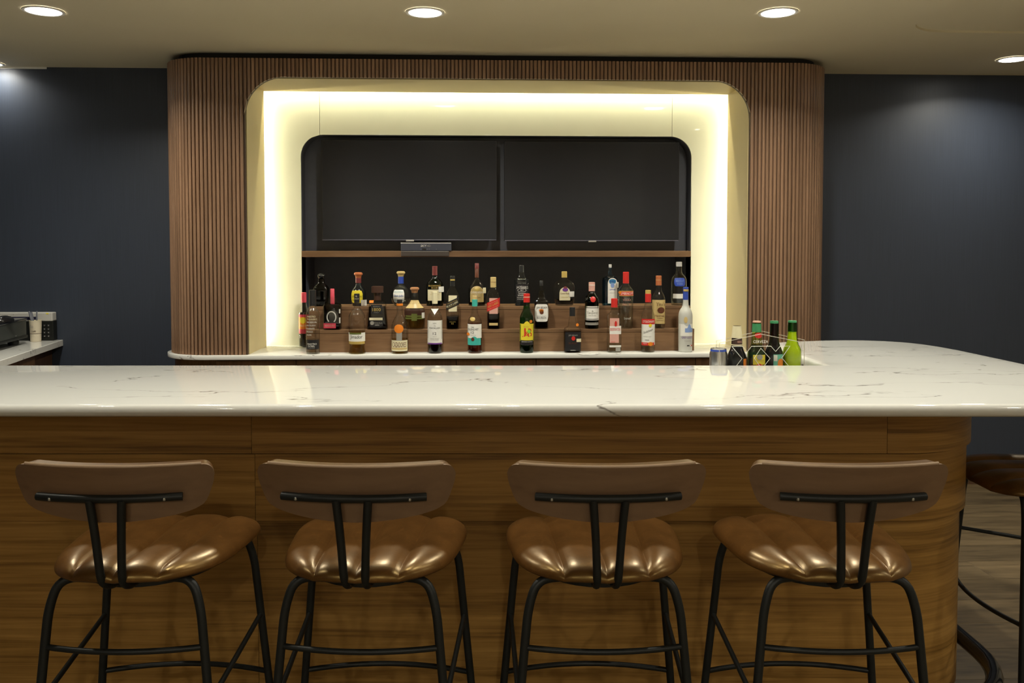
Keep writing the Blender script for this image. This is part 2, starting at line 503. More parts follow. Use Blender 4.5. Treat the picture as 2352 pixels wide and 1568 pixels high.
# ceiling with a shallow tray on the right
TX, TY = 2.16, 4.42
tray = arc(TX + 0.25, TY - 0.25, 0.25, 90, 180, 8)
poly = [(RX0, RY0), (TX, RY0)] + tray[::-1] + [(RX1, TY), (RX1, WALL_Y + 0.3), (RX0, WALL_Y + 0.3)]
cm = MB().prism(poly, CEIL, CEIL + 0.012).box(RX0, RX1, RY0, WALL_Y + 0.3, CEIL + 0.011, CEIL + 0.09)
tag(cm.build('ceiling', M['ceiling']), 'matt cream painted ceiling with a shallow tray', kind='structure')
tag(MB().box(RX0, OL + 0.05, WALL_Y, WALL_Y + 0.12, FLOOR, CEIL).build('wall_back_left', M['navy']), 'dark navy textured wall beside the fluted unit', kind='structure')
tag(MB().box(OR - 0.05, RX1, WALL_Y, WALL_Y + 0.12, FLOOR, CEIL).build('wall_back_right', M['navy']), 'dark navy textured wall behind the bar end', kind='structure')
tag(MB().box(RX0 - 0.12, RX0, RY0, WALL_Y + 0.12, FLOOR, CEIL).build('wall_left', M['navy']), 'dark navy side wall', kind='structure')
tag(MB().box(RX1, RX1 + 0.12, RY0, WALL_Y + 0.12, FLOOR, CEIL).build('wall_right', M['wallplain']), 'plain painted side wall', kind='structure')
tag(MB().box(RX0 - 0.12, RX1 + 0.12, RY0 - 0.12, RY0, FLOOR, CEIL).build('wall_rear', M['wallplain']), 'plain painted wall behind the viewer', kind='structure')
tag(MB().box(OR, RX1, WALL_Y - 0.014, WALL_Y, FLOOR, FLOOR + 0.07).build('baseboard_back', M['baseboard']), 'brown wood baseboard under the navy wall', kind='structure')
tag(MB().box(RX0, -2.62, WALL_Y - 0.006, WALL_Y, CEIL - 0.012, CEIL).build('trim_1', M['whitetrim']), 'thin white trim strip along the ceiling edge', kind='structure')

# ------------------------------------------------------------------ downlights
def downlight(x, y, r, power, label, group, spread=150, cat='downlight'):
    z = CEIL
    t = empty('downlight', (x, y, z))
    tag(t, label, cat, group)
    MB().lathe([(r + 0.014, -0.001), (r + 0.012, -0.006), (r, -0.006), (r - 0.004, -0.001)], 40, close_top=False, close_bot=False).build('trim_ring', M['ring'], t, smooth=60)
    MB().lathe([(r, -0.004), (r, -0.001)], 40).build('lens', M['lens'], t)
    ld = bpy.data.lights.new('downlight_lamp', 'AREA')
    ld.shape = 'DISK'
    ld.size = 2 * r
    ld.energy = power
    ld.color = WARM
    ld.spread = math.radians(spread)
    lo = bpy.data.objects.new('downlight_lamp', ld)
    lo.location = (0, 0, -0.012)
    lo.parent = t
    link(lo)
    return t
G1 = 'large round ceiling downlights'
downlight(-2.005, 4.19, 0.078, BIG_W, 'large round lit downlight on the left, above the navy wall and side counter', G1)
downlight(-0.232, 4.14, 0.078, BIG_W, 'large round lit downlight above the left screen, middle of the front row', G1)
downlight(1.420, 4.07, 0.078, BIG_W, 'large round lit downlight above the fluted unit, right of the screens', G1)
downlight(3.15, 5.02, 0.074, BIG_W * 0.5, 'round lit downlight close to the right navy wall', G1)
downlight(-2.90, 5.40, 0.060, BIG_W * 0.12, 'round downlight cut off at the left edge, close to the navy wall', G1)
G2 = 'small ceiling spots over the bar front'
for i, x in enumerate((-1.95, -0.92, 0.125, 1.15)):
    downlight(x, 2.31, 0.032, SMALL_W, 'small recessed ceiling spot above the ' + ('first', 'second', 'third', 'fourth')[i] + ' bar stool of the front row', G2, 130)
downlight(2.08, 2.85, 0.032, SMALL_W, 'small recessed ceiling spot above the bar end, over the side stool', G2, 130)
G3 = 'ceiling downlights of the room behind the viewer'
for x in (-1.9, 0.15, 2.2):
    for y in (-1.5, -2.7):
        downlight(x, y, 0.05, REAR_W, 'round ceiling downlight in the room behind the viewer, ' + ('near' if y > -2 else 'far') + ' row, ' + ('left' if x < -1 else 'right' if x > 1 else 'middle'), G3, 150)

downlight(3.3, 0.8, 0.05, 12.0, 'round ceiling downlight beyond the right picture edge, in front of the bar end', G3, 150)  # unseen lamp, added to brighten the bar end and the floor there
downlight(4.08, 2.2, 0.05, 20.0, 'round ceiling downlight beyond the right picture edge, beside the bar end', G3, 150)  # unseen lamp, added so light reaches the side stool under the bar top

# ------------------------------------------------------------------ fluted back-bar unit
unit = empty('fluted_surround', (0.15, 5.5, CZ))
tag(unit, 'tall fluted brown wood surround with rounded corners framing the lit bar display', 'wall unit')
UO = Vector((0.15, 5.5, CZ))
def up(mb, name, mat, smooth=None):
    o = mb.build(name, mat, unit, -UO, smooth=smooth)
    return o
RC = 0.27
# solid cores of the two columns, with a slot at the back for the led strips
def column_core(side):
    s = -1 if side == 'l' else 1
    xi, xo = (XL, OL) if side == 'l' else (XR, OR)
    r = RC - 0.012
    xo2 = xo - s * 0.012
    cxa = xo2 - s * r
    pts = [(xi, Y1 + 0.012)]
    if side == 'l':
        pts += [(p[0], p[1]) for p in arc(cxa, Y1 + 0.012 + r, r, 270, 180, 12)]
    else:
        pts += [(p[0], p[1]) for p in arc(cxa, Y1 + 0.012 + r, r, 270, 360, 12)]
    pts += [(xo2, WALL_Y), (xi + s * 0.055, WALL_Y), (xi + s * 0.055, 5.445), (xi, 5.445)]
    if side == 'l': pts = pts[::-1]
    return MB().prism(pts, CZ, UTOP)
up(column_core('l'), 'column_core', M['core'])
up(column_core('r'), 'column_core', M['core'])
h = MB().box(XL, XR, Y1 + 0.012, 5.445, OTOP, UTOP).box(XL - 0.055, XR + 0.055, 5.445, WALL_Y, OTOP + 0.055, UTOP)
up(h, 'header_core', M['core'])
RA = 0.215
for s, xe in ((1, XL), (-1, XR)):
    cxa, cza = xe + s * RA, OTOP - RA
    pts = [(xe, OTOP)] + [(cxa - s * RA * math.sin(math.radians(90 - a)), cza + RA * math.sin(math.radians(a))) for a in [i * 7.5 for i in range(13)]]
    # from the side tangent up to the top tangent
    up(MB().prism(pts, Y1 + 0.012, Y1 + 0.034, 'y'), 'corner_infill', M['core'])
# slats
def slat_profile(wd=0.0182, dp=0.012):
    a = wd / 2
    return [(-a, 0.0), (-a, -dp * 0.62), (-a * 0.72, -dp * 0.93), (0, -dp), (a * 0.72, -dp * 0.93), (a, -dp * 0.62), (a, 0.0)]
SP = slat_profile()
def slat_mesh(z0l, z0r, z1):
    a = SP[-1][0]
    n = len(SP)
    def zb(x): return z0l + (z0r - z0l) * (x + a) / (2 * a)
    v = [(p[0], p[1], zb(p[0])) for p in SP] + [(p[0], p[1], z1) for p in SP]
    f = [(i, i + 1, i + 1 + n, i + n) for i in range(n - 1)] + [tuple(range(n - 1, -1, -1)), tuple(range(n, 2 * n))]
    me = bpy.data.meshes.new('slat')
    me.from_pydata(v, [], f)
    me.materials.append(M['slat'])
    me.polygons.foreach_set('use_smooth', [True] * len(me.polygons))
    me.set_sharp_from_angle(angle=math.radians(50))
    return me
full_slat = slat_mesh(CZ + 0.001, CZ + 0.001, UTOP)
head_slat = slat_mesh(OTOP, OTOP, UTOP)
PITCH = 0.0224
# walk round the front outline
segs = [('l', (OL + 0.012, WALL_Y), (OL + 0.012, Y1 + RC)), ('a', (OL + RC, Y1 + RC), 180, 270), ('l', (OL + RC, Y1 + 0.012), (OR - RC, Y1 + 0.012)),
        ('a', (OR - RC, Y1 + RC), 270, 360), ('l', (OR - 0.012, Y1 + RC), (OR - 0.012, WALL_Y))]
rr = RC - 0.012
for sg in segs:
    if sg[0] == 'l':
        a, b = Vector(sg[1]), Vector(sg[2])
        L = (b - a).length
        n = max(1, round(L / PITCH))
        d = (b - a).normalized()
        for i in range(n):
            p = a + d * (L * (i + 0.5) / n)
            ang = math.atan2(d.y, d.x)
            me = full_slat
            if abs(d.x) > 0.9 and XL < p.x < XR:
                me = head_slat
                for s, xe in ((1, XL), (-1, XR)):
                    t = (p.x - xe) * s
                    if t < RA:
                        def zb(x):
                            q = max(0.0, min(RA, (x - xe) * s))
                            return OTOP - RA + math.sqrt(max(0.0, RA * RA - (RA - q) ** 2))
                        me = slat_mesh(zb(p.x - 0.008), zb(p.x + 0.008), UTOP)
            obj_from('slat', me, None, unit, (p.x - UO.x, p.y - UO.y, -UO.z), ang)
    else:
        n = round(rr * math.pi / 2 / PITCH)
        for i in range(n):
            t = math.radians(sg[2] + 90 * (i + 0.5) / n)
            obj_from('slat', full_slat, None, unit, (sg[1][0] + rr * math.cos(t) - UO.x, sg[1][1] + rr * math.sin(t) - UO.y, -UO.z), t + math.pi / 2)
# reveals
up(MB().box(XL - 0.001, XL + 0.004, Y1 + 0.034, 5.445, CZ, OTOP), 'reveal_panel', M['reveal'])
up(MB().box(XR - 0.004, XR + 0.001, Y1 + 0.034, 5.445, CZ, OTOP), 'reveal_panel', M['reveal'])
up(MB().box(XL + 0.004, XR - 0.004, Y1 + 0.034, 5.445, OTOP - 0.004, OTOP + 0.001), 'reveal_panel', M['reveal'])
# dark neck between unit and ceiling
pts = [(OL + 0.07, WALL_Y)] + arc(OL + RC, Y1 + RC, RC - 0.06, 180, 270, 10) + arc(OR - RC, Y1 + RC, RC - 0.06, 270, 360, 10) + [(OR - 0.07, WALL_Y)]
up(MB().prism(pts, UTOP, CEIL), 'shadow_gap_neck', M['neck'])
# gloss panels around the niche: two sides (with rounded niche corners) and a top one
NL, NR, NT, NRAD = -1.082, 1.372, 2.212, 0.137
SL, SR = -0.962, 1.245            # seams
g = 0.0012
zt = OTOP + 0.05
ptsL = [(XL - 0.05, CZ), (NL, CZ)] + [(NL + NRAD - NRAD * math.cos(math.radians(a)), NT - NRAD + NRAD * math.sin(math.radians(a))) for a in range(0, 61, 6)]
ptsL = [p for p in ptsL if p[0] < SL - g] + [(SL - g, NT - NRAD + math.sqrt(NRAD ** 2 - (SL - g - NL - NRAD) ** 2)), (SL - g, zt), (XL - 0.05, zt)]
ptsR = [(XR + 0.05, CZ), (NR, CZ)] + [(NR - NRAD + NRAD * math.cos(math.radians(a)), NT - NRAD + NRAD * math.sin(math.radians(a))) for a in range(0, 91, 6)]
ptsR = [p for p in ptsR if p[0] > SR + g] + [(SR + g, NT - NRAD + math.sqrt(max(0, NRAD ** 2 - (SR + g - NR + NRAD) ** 2))), (SR + g, zt), (XR + 0.05, zt)]
ptsC = [(SL + g, zt), (SR - g, zt), (SR - g, NT - NRAD + math.sqrt(max(0, NRAD ** 2 - (SR - g - NR + NRAD) ** 2)))]
ptsC += [(NL + NRAD, NT), ] if SL + g > NL + NRAD else [(NL + NRAD, NT), (SL + g + 0.008, NT - 0.0011), (SL + g, NT - NRAD + math.sqrt(NRAD ** 2 - (SL + g - NL - NRAD) ** 2))]
for p in (ptsL, ptsR[::-1], ptsC):
    up(MB().prism(p, Y2, Y2 + 0.012, 'y'), 'gloss_panel', M['panel'])
# niche lining: back, sides, top with rounded corners
ND = 5.62
nb = MB().box(NL - 0.03, NR + 0.03, ND, ND + 0.01, 1.453, NT + 0.03)
up(nb, 'niche_back', M['niche'])
ND2 = 5.92                        # bottle bay below the shelf made deeper so that shade darkens it
lb_ = MB().box(NL - 0.03, NR + 0.03, ND2, ND2 + 0.01, CZ - 0.02, 1.49).box(NL - 0.03, NR + 0.03, ND, ND2, 1.453, 1.49)
lb_.box(NL - 0.03, NL, Y2 + 0.012, ND2, CZ, 1.453).box(NR, NR + 0.03, Y2 + 0.012, ND2, CZ, 1.453).box(NL, NR, ND + 0.001, ND2, CZ - 0.03, CZ)
up(lb_, 'bottle_bay_lining', M['niche'])
path = [(NL, CZ), (NL, NT - NRAD)] + [(NL + NRAD - NRAD * math.cos(math.radians(a)), NT - NRAD + NRAD * math.sin(math.radians(a))) for a in range(9, 91, 9)] + \
       [(NR - NRAD + NRAD * math.cos(math.radians(a)), NT - NRAD + NRAD * math.sin(math.radians(a))) for a in range(90, -1, -9)] + [(NR, CZ)]
lm = MB()
n = len(path)
lm.add([(p[0], Y2 + 0.012, p[1]) for p in path] + [(p[0], ND, p[1]) for p in path], [(i, i + 1, i + 1 + n, i + n) for i in range(n - 1)])
up(lm, 'niche_lining', M['niche'], smooth=40)
# led strips in the slot, with their light
def led(name_loc, size, rot, power):
    x, y, z = name_loc
    mb = MB()
    if size[1] > size[0]: mb.box(x - 0.002, x + 0.002, y - 0.005, y + 0.005, z - size[1] / 2, z + size[1] / 2)
    else: mb.box(x - size[0] / 2, x + size[0] / 2, y - 0.005, y + 0.005, z - 0.002, z + 0.002)
    o = up(mb, 'led_strip', M['led'])
    ld = bpy.data.lights.new('led_strip_lamp', 'AREA')
    ld.shape = 'RECTANGLE'
    ld.size, ld.size_y = size
    ld.energy = power
    ld.color = (1.0, 0.98, 0.70)
    lo = bpy.data.objects.new('led_strip_lamp', ld)
    lo.matrix_world = Matrix.Translation(Vector((x, y, z)) - UO) @ rot
    lo.parent = unit
    link(lo)
zc, zl = (CZ + OTOP) / 2, OTOP - CZ - 0.04
def toward(d, upv):
    return Vector(d).to_track_quat('-Z', upv).to_matrix().to_4x4()
led((XL - 0.035, 5.464, zc), (0.012, zl), toward((1, 0.0, 0), 'Y'), LED_SIDE)
led((XR + 0.035, 5.464, zc), (0.012, zl), toward((-1, 0.0, 0), 'Y'), LED_SIDE)
led(((XL + XR) / 2, 5.464, OTOP + 0.035), (XR - XL, 0.012), toward((0, 0, -1), 'Y'), LED_TOP)

# ------------------------------------------------------------------ back counter, cabinet, shelf, riser
pts = [(OL - 0.022, WALL_Y)] + arc(OL + RC, Y1 + RC - 0.0, RC + 0.022, 180, 270, 14) + arc(OR - RC, Y1 + RC, RC + 0.022, 270, 360, 14) + [(OR + 0.022, WALL_Y), (NR, WALL_Y), (NR, ND), (NL, ND), (NL, WALL_Y)]
bm = bmesh.new()
vv = [bm.verts.new((p[0], p[1], CZ - 0.026)) for p in pts]
fc = bm.faces.new(vv)
ex = bmesh.ops.extrude_face_region(bm, geom=[fc])
bmesh.ops.translate(bm, verts=[v for v in ex['geom'] if isinstance(v, bmesh.types.BMVert)], vec=(0, 0, 0.026))
bmesh.ops.recalc_face_normals(bm, faces=list(bm.faces))
ed = [e for e in bm.edges if abs(e.verts[0].co.z - e.verts[1].co.z) < 1e-6]
bmesh.ops.bevel(bm, geom=ed, offset=0.004, segments=2, affect='EDGES', profile=0.5)
bc = MB().bm(bm).build('back_counter', M['quartz'], smooth=35)
tag(bc, 'slim white quartz back counter under the bottle display', 'counter')

cab = empty('back_bar_cabinet', (0.15, 5.3, FLOOR))
tag(cab, 'low brown wood cabinet run below the white back counter', 'cabinet')
co = -Vector((0.15, 5.3, FLOOR))
pts = [(OL + 0.012, WALL_Y)] + arc(OL + RC, Y1 + RC + 0.02, RC - 0.012, 180, 270, 12) + arc(OR - RC, Y1 + RC + 0.02, RC - 0.012, 270, 360, 12) + [(OR - 0.012, WALL_Y)]
MB().prism(pts, FLOOR, CZ - 0.026).build('body', M['doorwood'], cab, co, smooth=30)
dx = [-1.48, -1.025, -0.568, -0.110, 0.352, 0.817, 1.286, 1.75]
for a, b in zip(dx, dx[1:]):
    MB().bbox(a + 0.002, b - 0.002, Y1 + 0.012, Y1 + 0.031, FLOOR + 0.1, CZ - 0.034, 0.0015).build('door', M['doorwood'], cab, co)

sh = MB().bbox(NL + 0.002, NR - 0.002, Y2 - 0.004, ND, 1.452, 1.490, 0.0015).build('niche_shelf', M['shelfwood'])
tag(sh, 'long thin wood shelf across the dark niche below the screens', 'shelf')

rs = empty('bottle_riser', (0.16, 5.3, CZ))
tag(rs, 'two step walnut riser carrying the rows of bottles', 'riser')
ro = -Vector((0.16, 5.3, CZ))
RX_0, RX_1 = -0.985, 1.300
MB().bbox(RX_0, RX_1, 5.105, 5.125, CZ, 1.012, 0.001).build('step_front', M['shelfwood'], rs, ro)
MB().bbox(RX_0, RX_1, 5.103, 5.225, 1.012, 1.030, 0.001).build('tread', M['shelfwood'], rs, ro)
MB().bbox(RX_0, RX_1, 5.205, 5.225, 1.030, 1.142, 0.001).build('step_front', M['shelfwood'], rs, ro)
MB().bbox(RX_0, RX_1, 5.203, 5.44, 1.142, 1.160, 0.001).build('tread', M['shelfwood'], rs, ro)
for xa, xb in ((RX_0, RX_0 + 0.016), (RX_1 - 0.016, RX_1)):
    e = MB().prism([(5.125, CZ), (5.44, CZ), (5.44, 1.142), (5.225, 1.142), (5.225, 1.012), (5.125, 1.012)], xa, xb, 'z').build('end_panel', M['shelfwood'], rs)
    for v in e.data.vertices:      # (y,z,x) -> (x,y,z)
        v.co = Vector((v.co.z, v.co.x, v.co.y)) + ro
# ------------------------------------------------------------------ screens
def tv(x0, x1, z0, z1, label, tabx):
    t = empty('tv', ((x0 + x1) / 2, 5.56, z0))
    tag(t, label, 'screen', 'wall mounted screens in the niche')
    o = -Vector(((x0 + x1) / 2, 5.56, z0))
    MB().bbox(x0, x1, 5.522, 5.565, z0, z1, 0.003).build('housing', M['bezel'], t, o)
    MB().box(x0 + 0.005, x1 - 0.005, 5.5195, 5.5225, z0 + 0.008, z1 - 0.005).build('display', M['screen'], t, o)
    MB().bbox(x0 + 0.003, x1 - 0.003, 5.5190, 5.5225, z0, z0 + 0.006, 0.0008).build('bottom_bezel', mat_bz, t, o)
    MB().bbox(tabx - 0.025, tabx + 0.025, 5.514, 5.524, z0 - 0.007, z0 + 0.003, 0.001).build('logo_tab', M['silver'], t, o)
    MB().box((x0 + x1) / 2 - 0.2, (x0 + x1) / 2 + 0.2, 5.565, ND, z0 + 0.15, z1 - 0.15).build('wall_bracket', M['black'], t, o)
mat_bz = mat_plain('blue grey bezel edge', (0.10, 0.10, 0.14), 0.3, noise=0.05)
tv(-0.960, 0.138, 1.556, 2.184, 'wide black screen on the left inside the niche, above the media box', -0.41)
tv(0.185, 1.302, 1.552, 2.180, 'wide black screen on the right inside the niche', 0.745)

mbx = empty('media_box', (-0.306, 5.53, 1.490))
tag(mbx, 'small dark blue grey media box with white lettering on the wood shelf', 'media box')
o_ = -Vector((-0.306, 5.53, 1.490))
M['boxgrey'] = mat_plain('blue grey plastic', (0.045, 0.05, 0.075), 0.4, noise=0.15)
MB().bbox(-0.463, -0.149, 5.468, 5.60, 1.4905, 1.540, 0.003).build('case', M['boxgrey'], mbx, o_)
MB().bbox(-0.464, -0.150, 5.466, 5.472, 1.536, 1.541, 0.001).build('top_rim', M['p_silver'], mbx, o_)
MB().bbox(-0.462, -0.162, 5.462, 5.480, 1.456, 1.4895, 0.004).build('front_strip', mat_plain('grey brown strip', (0.055, 0.042, 0.036), 0.5, noise=0.1), mbx, o_)  # grey brown strip over the shelf edge below the case
def flat_text(body, x, y, z, wd, ht, mat, parent, off, name='lettering', shear=0.0):
    v, f = text_mesh(body)
    return MB().add([(x + p[0] * wd + shear * p[1] * ht, y, z + p[1] * ht) for p in v], f).build(name, mat, parent, off)
flat_text('SKY', -0.322, 5.4665, 1.522, 0.034, 0.014, M['p_white'], mbx, o_, shear=0.2)
flat_text('HD', -0.290, 5.4665, 1.522, 0.022, 0.013, M['p_grey'], mbx, o_)
for xx, m_ in ((-0.338, 'p_lblue'), (-0.298, 'p_grey'), (-0.286, 'p_grey'), (-0.242, 'p_grey')):
    MB().lathe([(0.0022, 0), (0.0022, 0.002)], 8, c=(xx, 5.467, 1.500)).build('indicator', M[m_], mbx, o_)
MB().box(-0.330, -0.306, 5.4668, 5.468, 1.496, 1.505).build('display_window', M['blackgloss'], mbx, o_)

# ------------------------------------------------------------------ bar
BZ, BT = 1.07, 0.037
inner_y = 3.285 / math.cos(YAW) - 1.33 * math.tan(YAW)
fr_y = 2.455 / math.cos(YAW) - 2.10 * math.tan(YAW)
out = [W(-2.25, 3.285), W(-2.25, 2.455)]
out += arc(2.10 - 0.35, fr_y + 0.37, 0.36, 270, 360, 12)[1:]
out += [(2.104, 3.2), (2.102, 3.55)]
out += [(2.100, 3.68), (2.088, 3.80), (2.062, 3.91), (2.015, 3.99), (1.945, 4.05), (1.86, 4.085), (1.77, 4.095), (1.66, 4.085), (1.55, 4.06), (1.45, 4.03), (1.37, 3.99), (1.335, 3.93)]
out += [(1.33, 3.6), (1.33, inner_y)]
bm = bmesh.new()
vv = [bm.verts.new((p[0], p[1], BZ - BT)) for p in out]
fc = bm.faces.new(vv)
ex = bmesh.ops.extrude_face_region(bm, geom=[fc])
bmesh.ops.translate(bm, verts=[v for v in ex['geom'] if isinstance(v, bmesh.types.BMVert)], vec=(0, 0, BT))
bmesh.ops.recalc_face_normals(bm, faces=list(bm.faces))
ed = [e for e in bm.edges if abs(e.verts[0].co.z - e.verts[1].co.z) < 1e-6]
bmesh.ops.bevel(bm, geom=ed, offset=0.0155, segments=5, affect='EDGES', profile=0.5)
bt = MB().bm(bm).build('bar_worktop', M['quartz'], smooth=40)
tag(bt, 'long glossy white quartz bar top with grey veins, rounded at its end', 'bar top')

bar = empty('bar_counter', (*W(0, 3.0), FLOOR))
tag(bar, 'stepped honey brown wood bar base with a rounded corner below the white top', 'bar')
bo = -Vector((*W(0, 3.0), FLOOR))
def base_path(ins, u0, u1='end'):
    """outline of a tier front, inset by ins: straight front then quarter round then side"""
    v0 = 2.70 + ins
    R = 0.35 - ins
    cu, cv = 1.225, 2.70 + 0.35
    pts_ = []
    if u0 < cu:
        pts_.append((u0, v0))
    if u1 != 'end':
        return [(u0, v0), (u1, v0)]
    k = 14
    a0 = 270
    for i in range(k + 1):
        a = math.radians(a0 + 90 * i / k)
        q = (cu + R * math.cos(a), cv + R * math.sin(a))
        if q[0] >= u0: pts_.append(q)
    pts_.append((cu + R, 3.75))
    return pts_
def strip(path_, z0, z1, th):
    """panel of thickness th following a path (u,v), thickness towards the inside"""
    n_ = len(path_)
    inner = []
    for i, p in enumerate(path_):
        a, b = path_[max(i - 1, 0)], path_[min(i + 1, n_ - 1)]
        d = Vector((b[0] - a[0], b[1] - a[1])).normalized()
        inner.append((p[0] - d.y * th, p[1] + d.x * th))
    poly_ = [W(*p) for p in path_] + [W(*p) for p in inner[::-1]]
    return MB().prism(poly_, z0, z1)
tiers = [(0.0, 0.872, BZ - BT - 0.0005, [-2.2, -0.814, 1.173]), (0.013, 0.655, 0.867, [-2.2, -0.8085]), (0.030, FLOOR + 0.09, 0.650, [-2.2, -0.8085])]
for ins, z0, z1, cuts in tiers:
    for i, c_ in enumerate(cuts):
        if i + 1 < len(cuts): p = base_path(ins, c_ + 0.0007, cuts[i + 1] - 0.0007)
        else: p = base_path(ins, c_ + 0.0007)
        strip(p, z0, z1, 0.018).build('panel', M['barwood'], bar, bo, smooth=30)
core = base_path(0.05, -2.2)
inner_ = [W(*p) for p in core] + [W(1.20, 3.75), W(1.20, 3.20), W(-2.2, 3.20)]
MB().prism(inner_, FLOOR, BZ - BT - 0.0005).build('core', M['core'], bar, bo, smooth=30)
MB().prism([W(-2.2, 3.20), W(1.2, 3.20), W(1.2, 3.55), W(-2.2, 3.55)], 0.955, 0.985).build('work_ledge', M['quartz'], bar, bo)
# foot rail
rail = empty('foot_rail', (*W(0, 2.5), FLOOR))
tag(rail, 'thick black foot rail curving round the bar base near the floor', 'foot rail')
ro_ = -Vector((*W(0, 2.5), FLOOR))
rp = [(-2.2, 2.48), (1.0, 2.48)] + [(1.18 + 0.38 * math.cos(math.radians(a)), 2.86 + 0.38 * math.sin(math.radians(a))) for a in range(270, 361, 9)] + [(1.56, 3.65)]
MB().tube([(*W(*p), 0.165) for p in rp], 0.026, 14).build('rail_tube', M['blackgloss'], rail, ro_, smooth=50)
for u, v in ((-1.2, 2.48), (0.2, 2.48), (1.56, 3.5)):
    p0 = W(u, v)
    MB().tube([(p0[0], p0[1], FLOOR), (p0[0], p0[1], 0.165)], 0.014, 10).build('post', M['black'], rail, ro_, smooth=50)

# ------------------------------------------------------------------ bar stools
def seat_mesh():
    """padded shield-shaped seat: columns run along four stitched channels that fan out to the front"""
    SZ, NQ, D = 0.776, 34, 0.25
    NF, NR_ = 3.8, 2.7
    ss = {round(math.sin((i / 48 - 0.5) * math.pi), 5) for i in range(49)}
    for c in (-0.5, 0.0, 0.5):
        ss = {v for v in ss if abs(v - c) > 0.05}
        ss |= {round(c + d * g_, 5) for d in (0.0, 0.008, 0.018, 0.032, 0.052) for g_ in (-1, 1)}
    ss = sorted(ss)
    NC = len(ss)
    vs_, fs_ = [], []
    for side in (0, 1):
        for s_ in ss:
            a = min(abs(s_), 0.99999)
            qf, qr = (1 - a ** NF) ** (1 / NF), (1 - a ** NR_) ** (1 / NR_)
            for k in range(NQ + 1):
                t = math.sin((k / NQ - 0.5) * math.pi)
                q = t * (qf if t > 0 else qr)
                n_ = NF if q > 0 else NR_
                r = min(1.0, (a ** n_ + abs(q) ** n_) ** (1 / n_))
                x = s_ * (0.222 + 0.026 * q)
                y = q * D
                e = math.sqrt(max(0.0, 1 - r ** 5))
                lift = 0.012 * max(0.0, -q) ** 2 - 0.012 * max(0.0, q) ** 3
                d = min(abs(s_ - c) for c in (-0.5, 0.0, 0.5))
                p = 1 - max(0.0, 1 - d / 0.25) ** 3.2
                if side == 0:
                    z = SZ - 0.044 + 0.036 * e - 0.012 * (1 - r * r) + 0.015 * p * (0.15 + 0.85 * e) + lift
                else:
                    z = SZ - 0.044 - 0.016 * e + 0.015 * p * 0.15 + lift
                vs_.append((x, y, z))
    per = NC * (NQ + 1)
    for i in range(NC - 1):
        for k in range(NQ):
            a = i * (NQ + 1) + k
            fs_.append((a, a + NQ + 1, a + NQ + 2, a + 1))
            b = a + per
            fs_.append((b, b + 1, b + NQ + 2, b + NQ + 1))
    me = MB().add(vs_, fs_).mesh('seat')
    bm_ = bmesh.new()
    bm_.from_mesh(me)
    bmesh.ops.remove_doubles(bm_, verts=list(bm_.verts), dist=0.00002)
    bmesh.ops.recalc_face_normals(bm_, faces=list(bm_.faces))
    bm_.to_mesh(me)
    bm_.free()
    return me

BK_R, BK_TILT = 0.62, math.radians(9)
def back_pt(a, hgt, off):
    """point on the bent back: a along the arc, hgt above the backrest's middle, off towards the sitter"""
    th = a / BK_R
    r = BK_R - off
    x = r * math.sin(th)
    y = BK_R - r * math.cos(th)
    y2 = y - hgt * math.sin(BK_TILT)
    return (x, -0.262 + y2, 0.953 + hgt * math.cos(BK_TILT))
def back_half_outline():
    """right half, top centre to bottom centre, (a, h)"""
    p = [(0, 0.064), (0.10, 0.064), (0.19, 0.064)]
    p += [(0.214 + 0.024 * math.sin(math.radians(t)), 0.040 + 0.024 * math.cos(math.radians(t))) for t in (0, 18, 36, 54, 72, 90)]
    p += [(0.235, 0.020), (0.226, -0.004)]
    p += [(0.219, -0.022), (0.208, -0.035), (0.186, -0.046), (0.150, -0.055), (0.10, -0.063), (0.05, -0.068), (0, -0.070)]
    return p
def back_slab(off0, off1, scale=1.0):
    h_ = back_half_outline()
    loop = [(a * scale, b * scale) for a, b in h_] + [(-a * scale, b * scale) for a, b in h_[-2:0:-1]]
    # grid columns from -a..a using outline top/bottom
    amax = 0.238 * scale
    right = [(a * scale, b * scale) for a, b in h_]
    def tb(a):
        a = abs(a)
        def interp(seq):
            for (a0, b0), (a1, b1) in zip(seq, seq[1:]):
                if (a0 - a) * (a1 - a) <= 0 and a0 != a1:
                    return b0 + (b1 - b0) * (a - a0) / (a1 - a0)
            return seq[-1][1]
        return interp(right[:9]), interp(right[8:])
    N = 44
    cols = [amax * math.sin((i / N - 0.5) * math.pi) for i in range(N + 1)]
    NH = 8
    vs_, fs_ = [], []
    for off in (off0, off1):
        for a in cols:
            t_, b_ = tb(min(abs(a), amax * 0.9999))
            for k in range(NH + 1):
                vs_.append(back_pt(a, b_ + (t_ - b_) * k / NH, off))
    n_ = (N + 1) * (NH + 1)
    for i in range(N):
        for k in range(NH):
            a = i * (NH + 1) + k
            fs_.append((a, a + NH + 1, a + NH + 2, a + 1))
            fs_.append((n_ + a, n_ + a + 1, n_ + a + NH + 2, n_ + a + NH + 1))
        a = i * (NH + 1)
        fs_.append((a, n_ + a, n_ + a + NH + 1, a + NH + 1))
        a += NH
        fs_.append((a, a + NH + 1, n_ + a + NH + 1, n_ + a))
    for i in (0, N):
        for k in range(NH):
            a = i * (NH + 1) + k
            fs_.append((a, a + 1, n_ + a + 1, n_ + a) if i == 0 else (a, n_ + a, n_ + a + 1, a + 1))
    return MB().add(vs_, fs_)

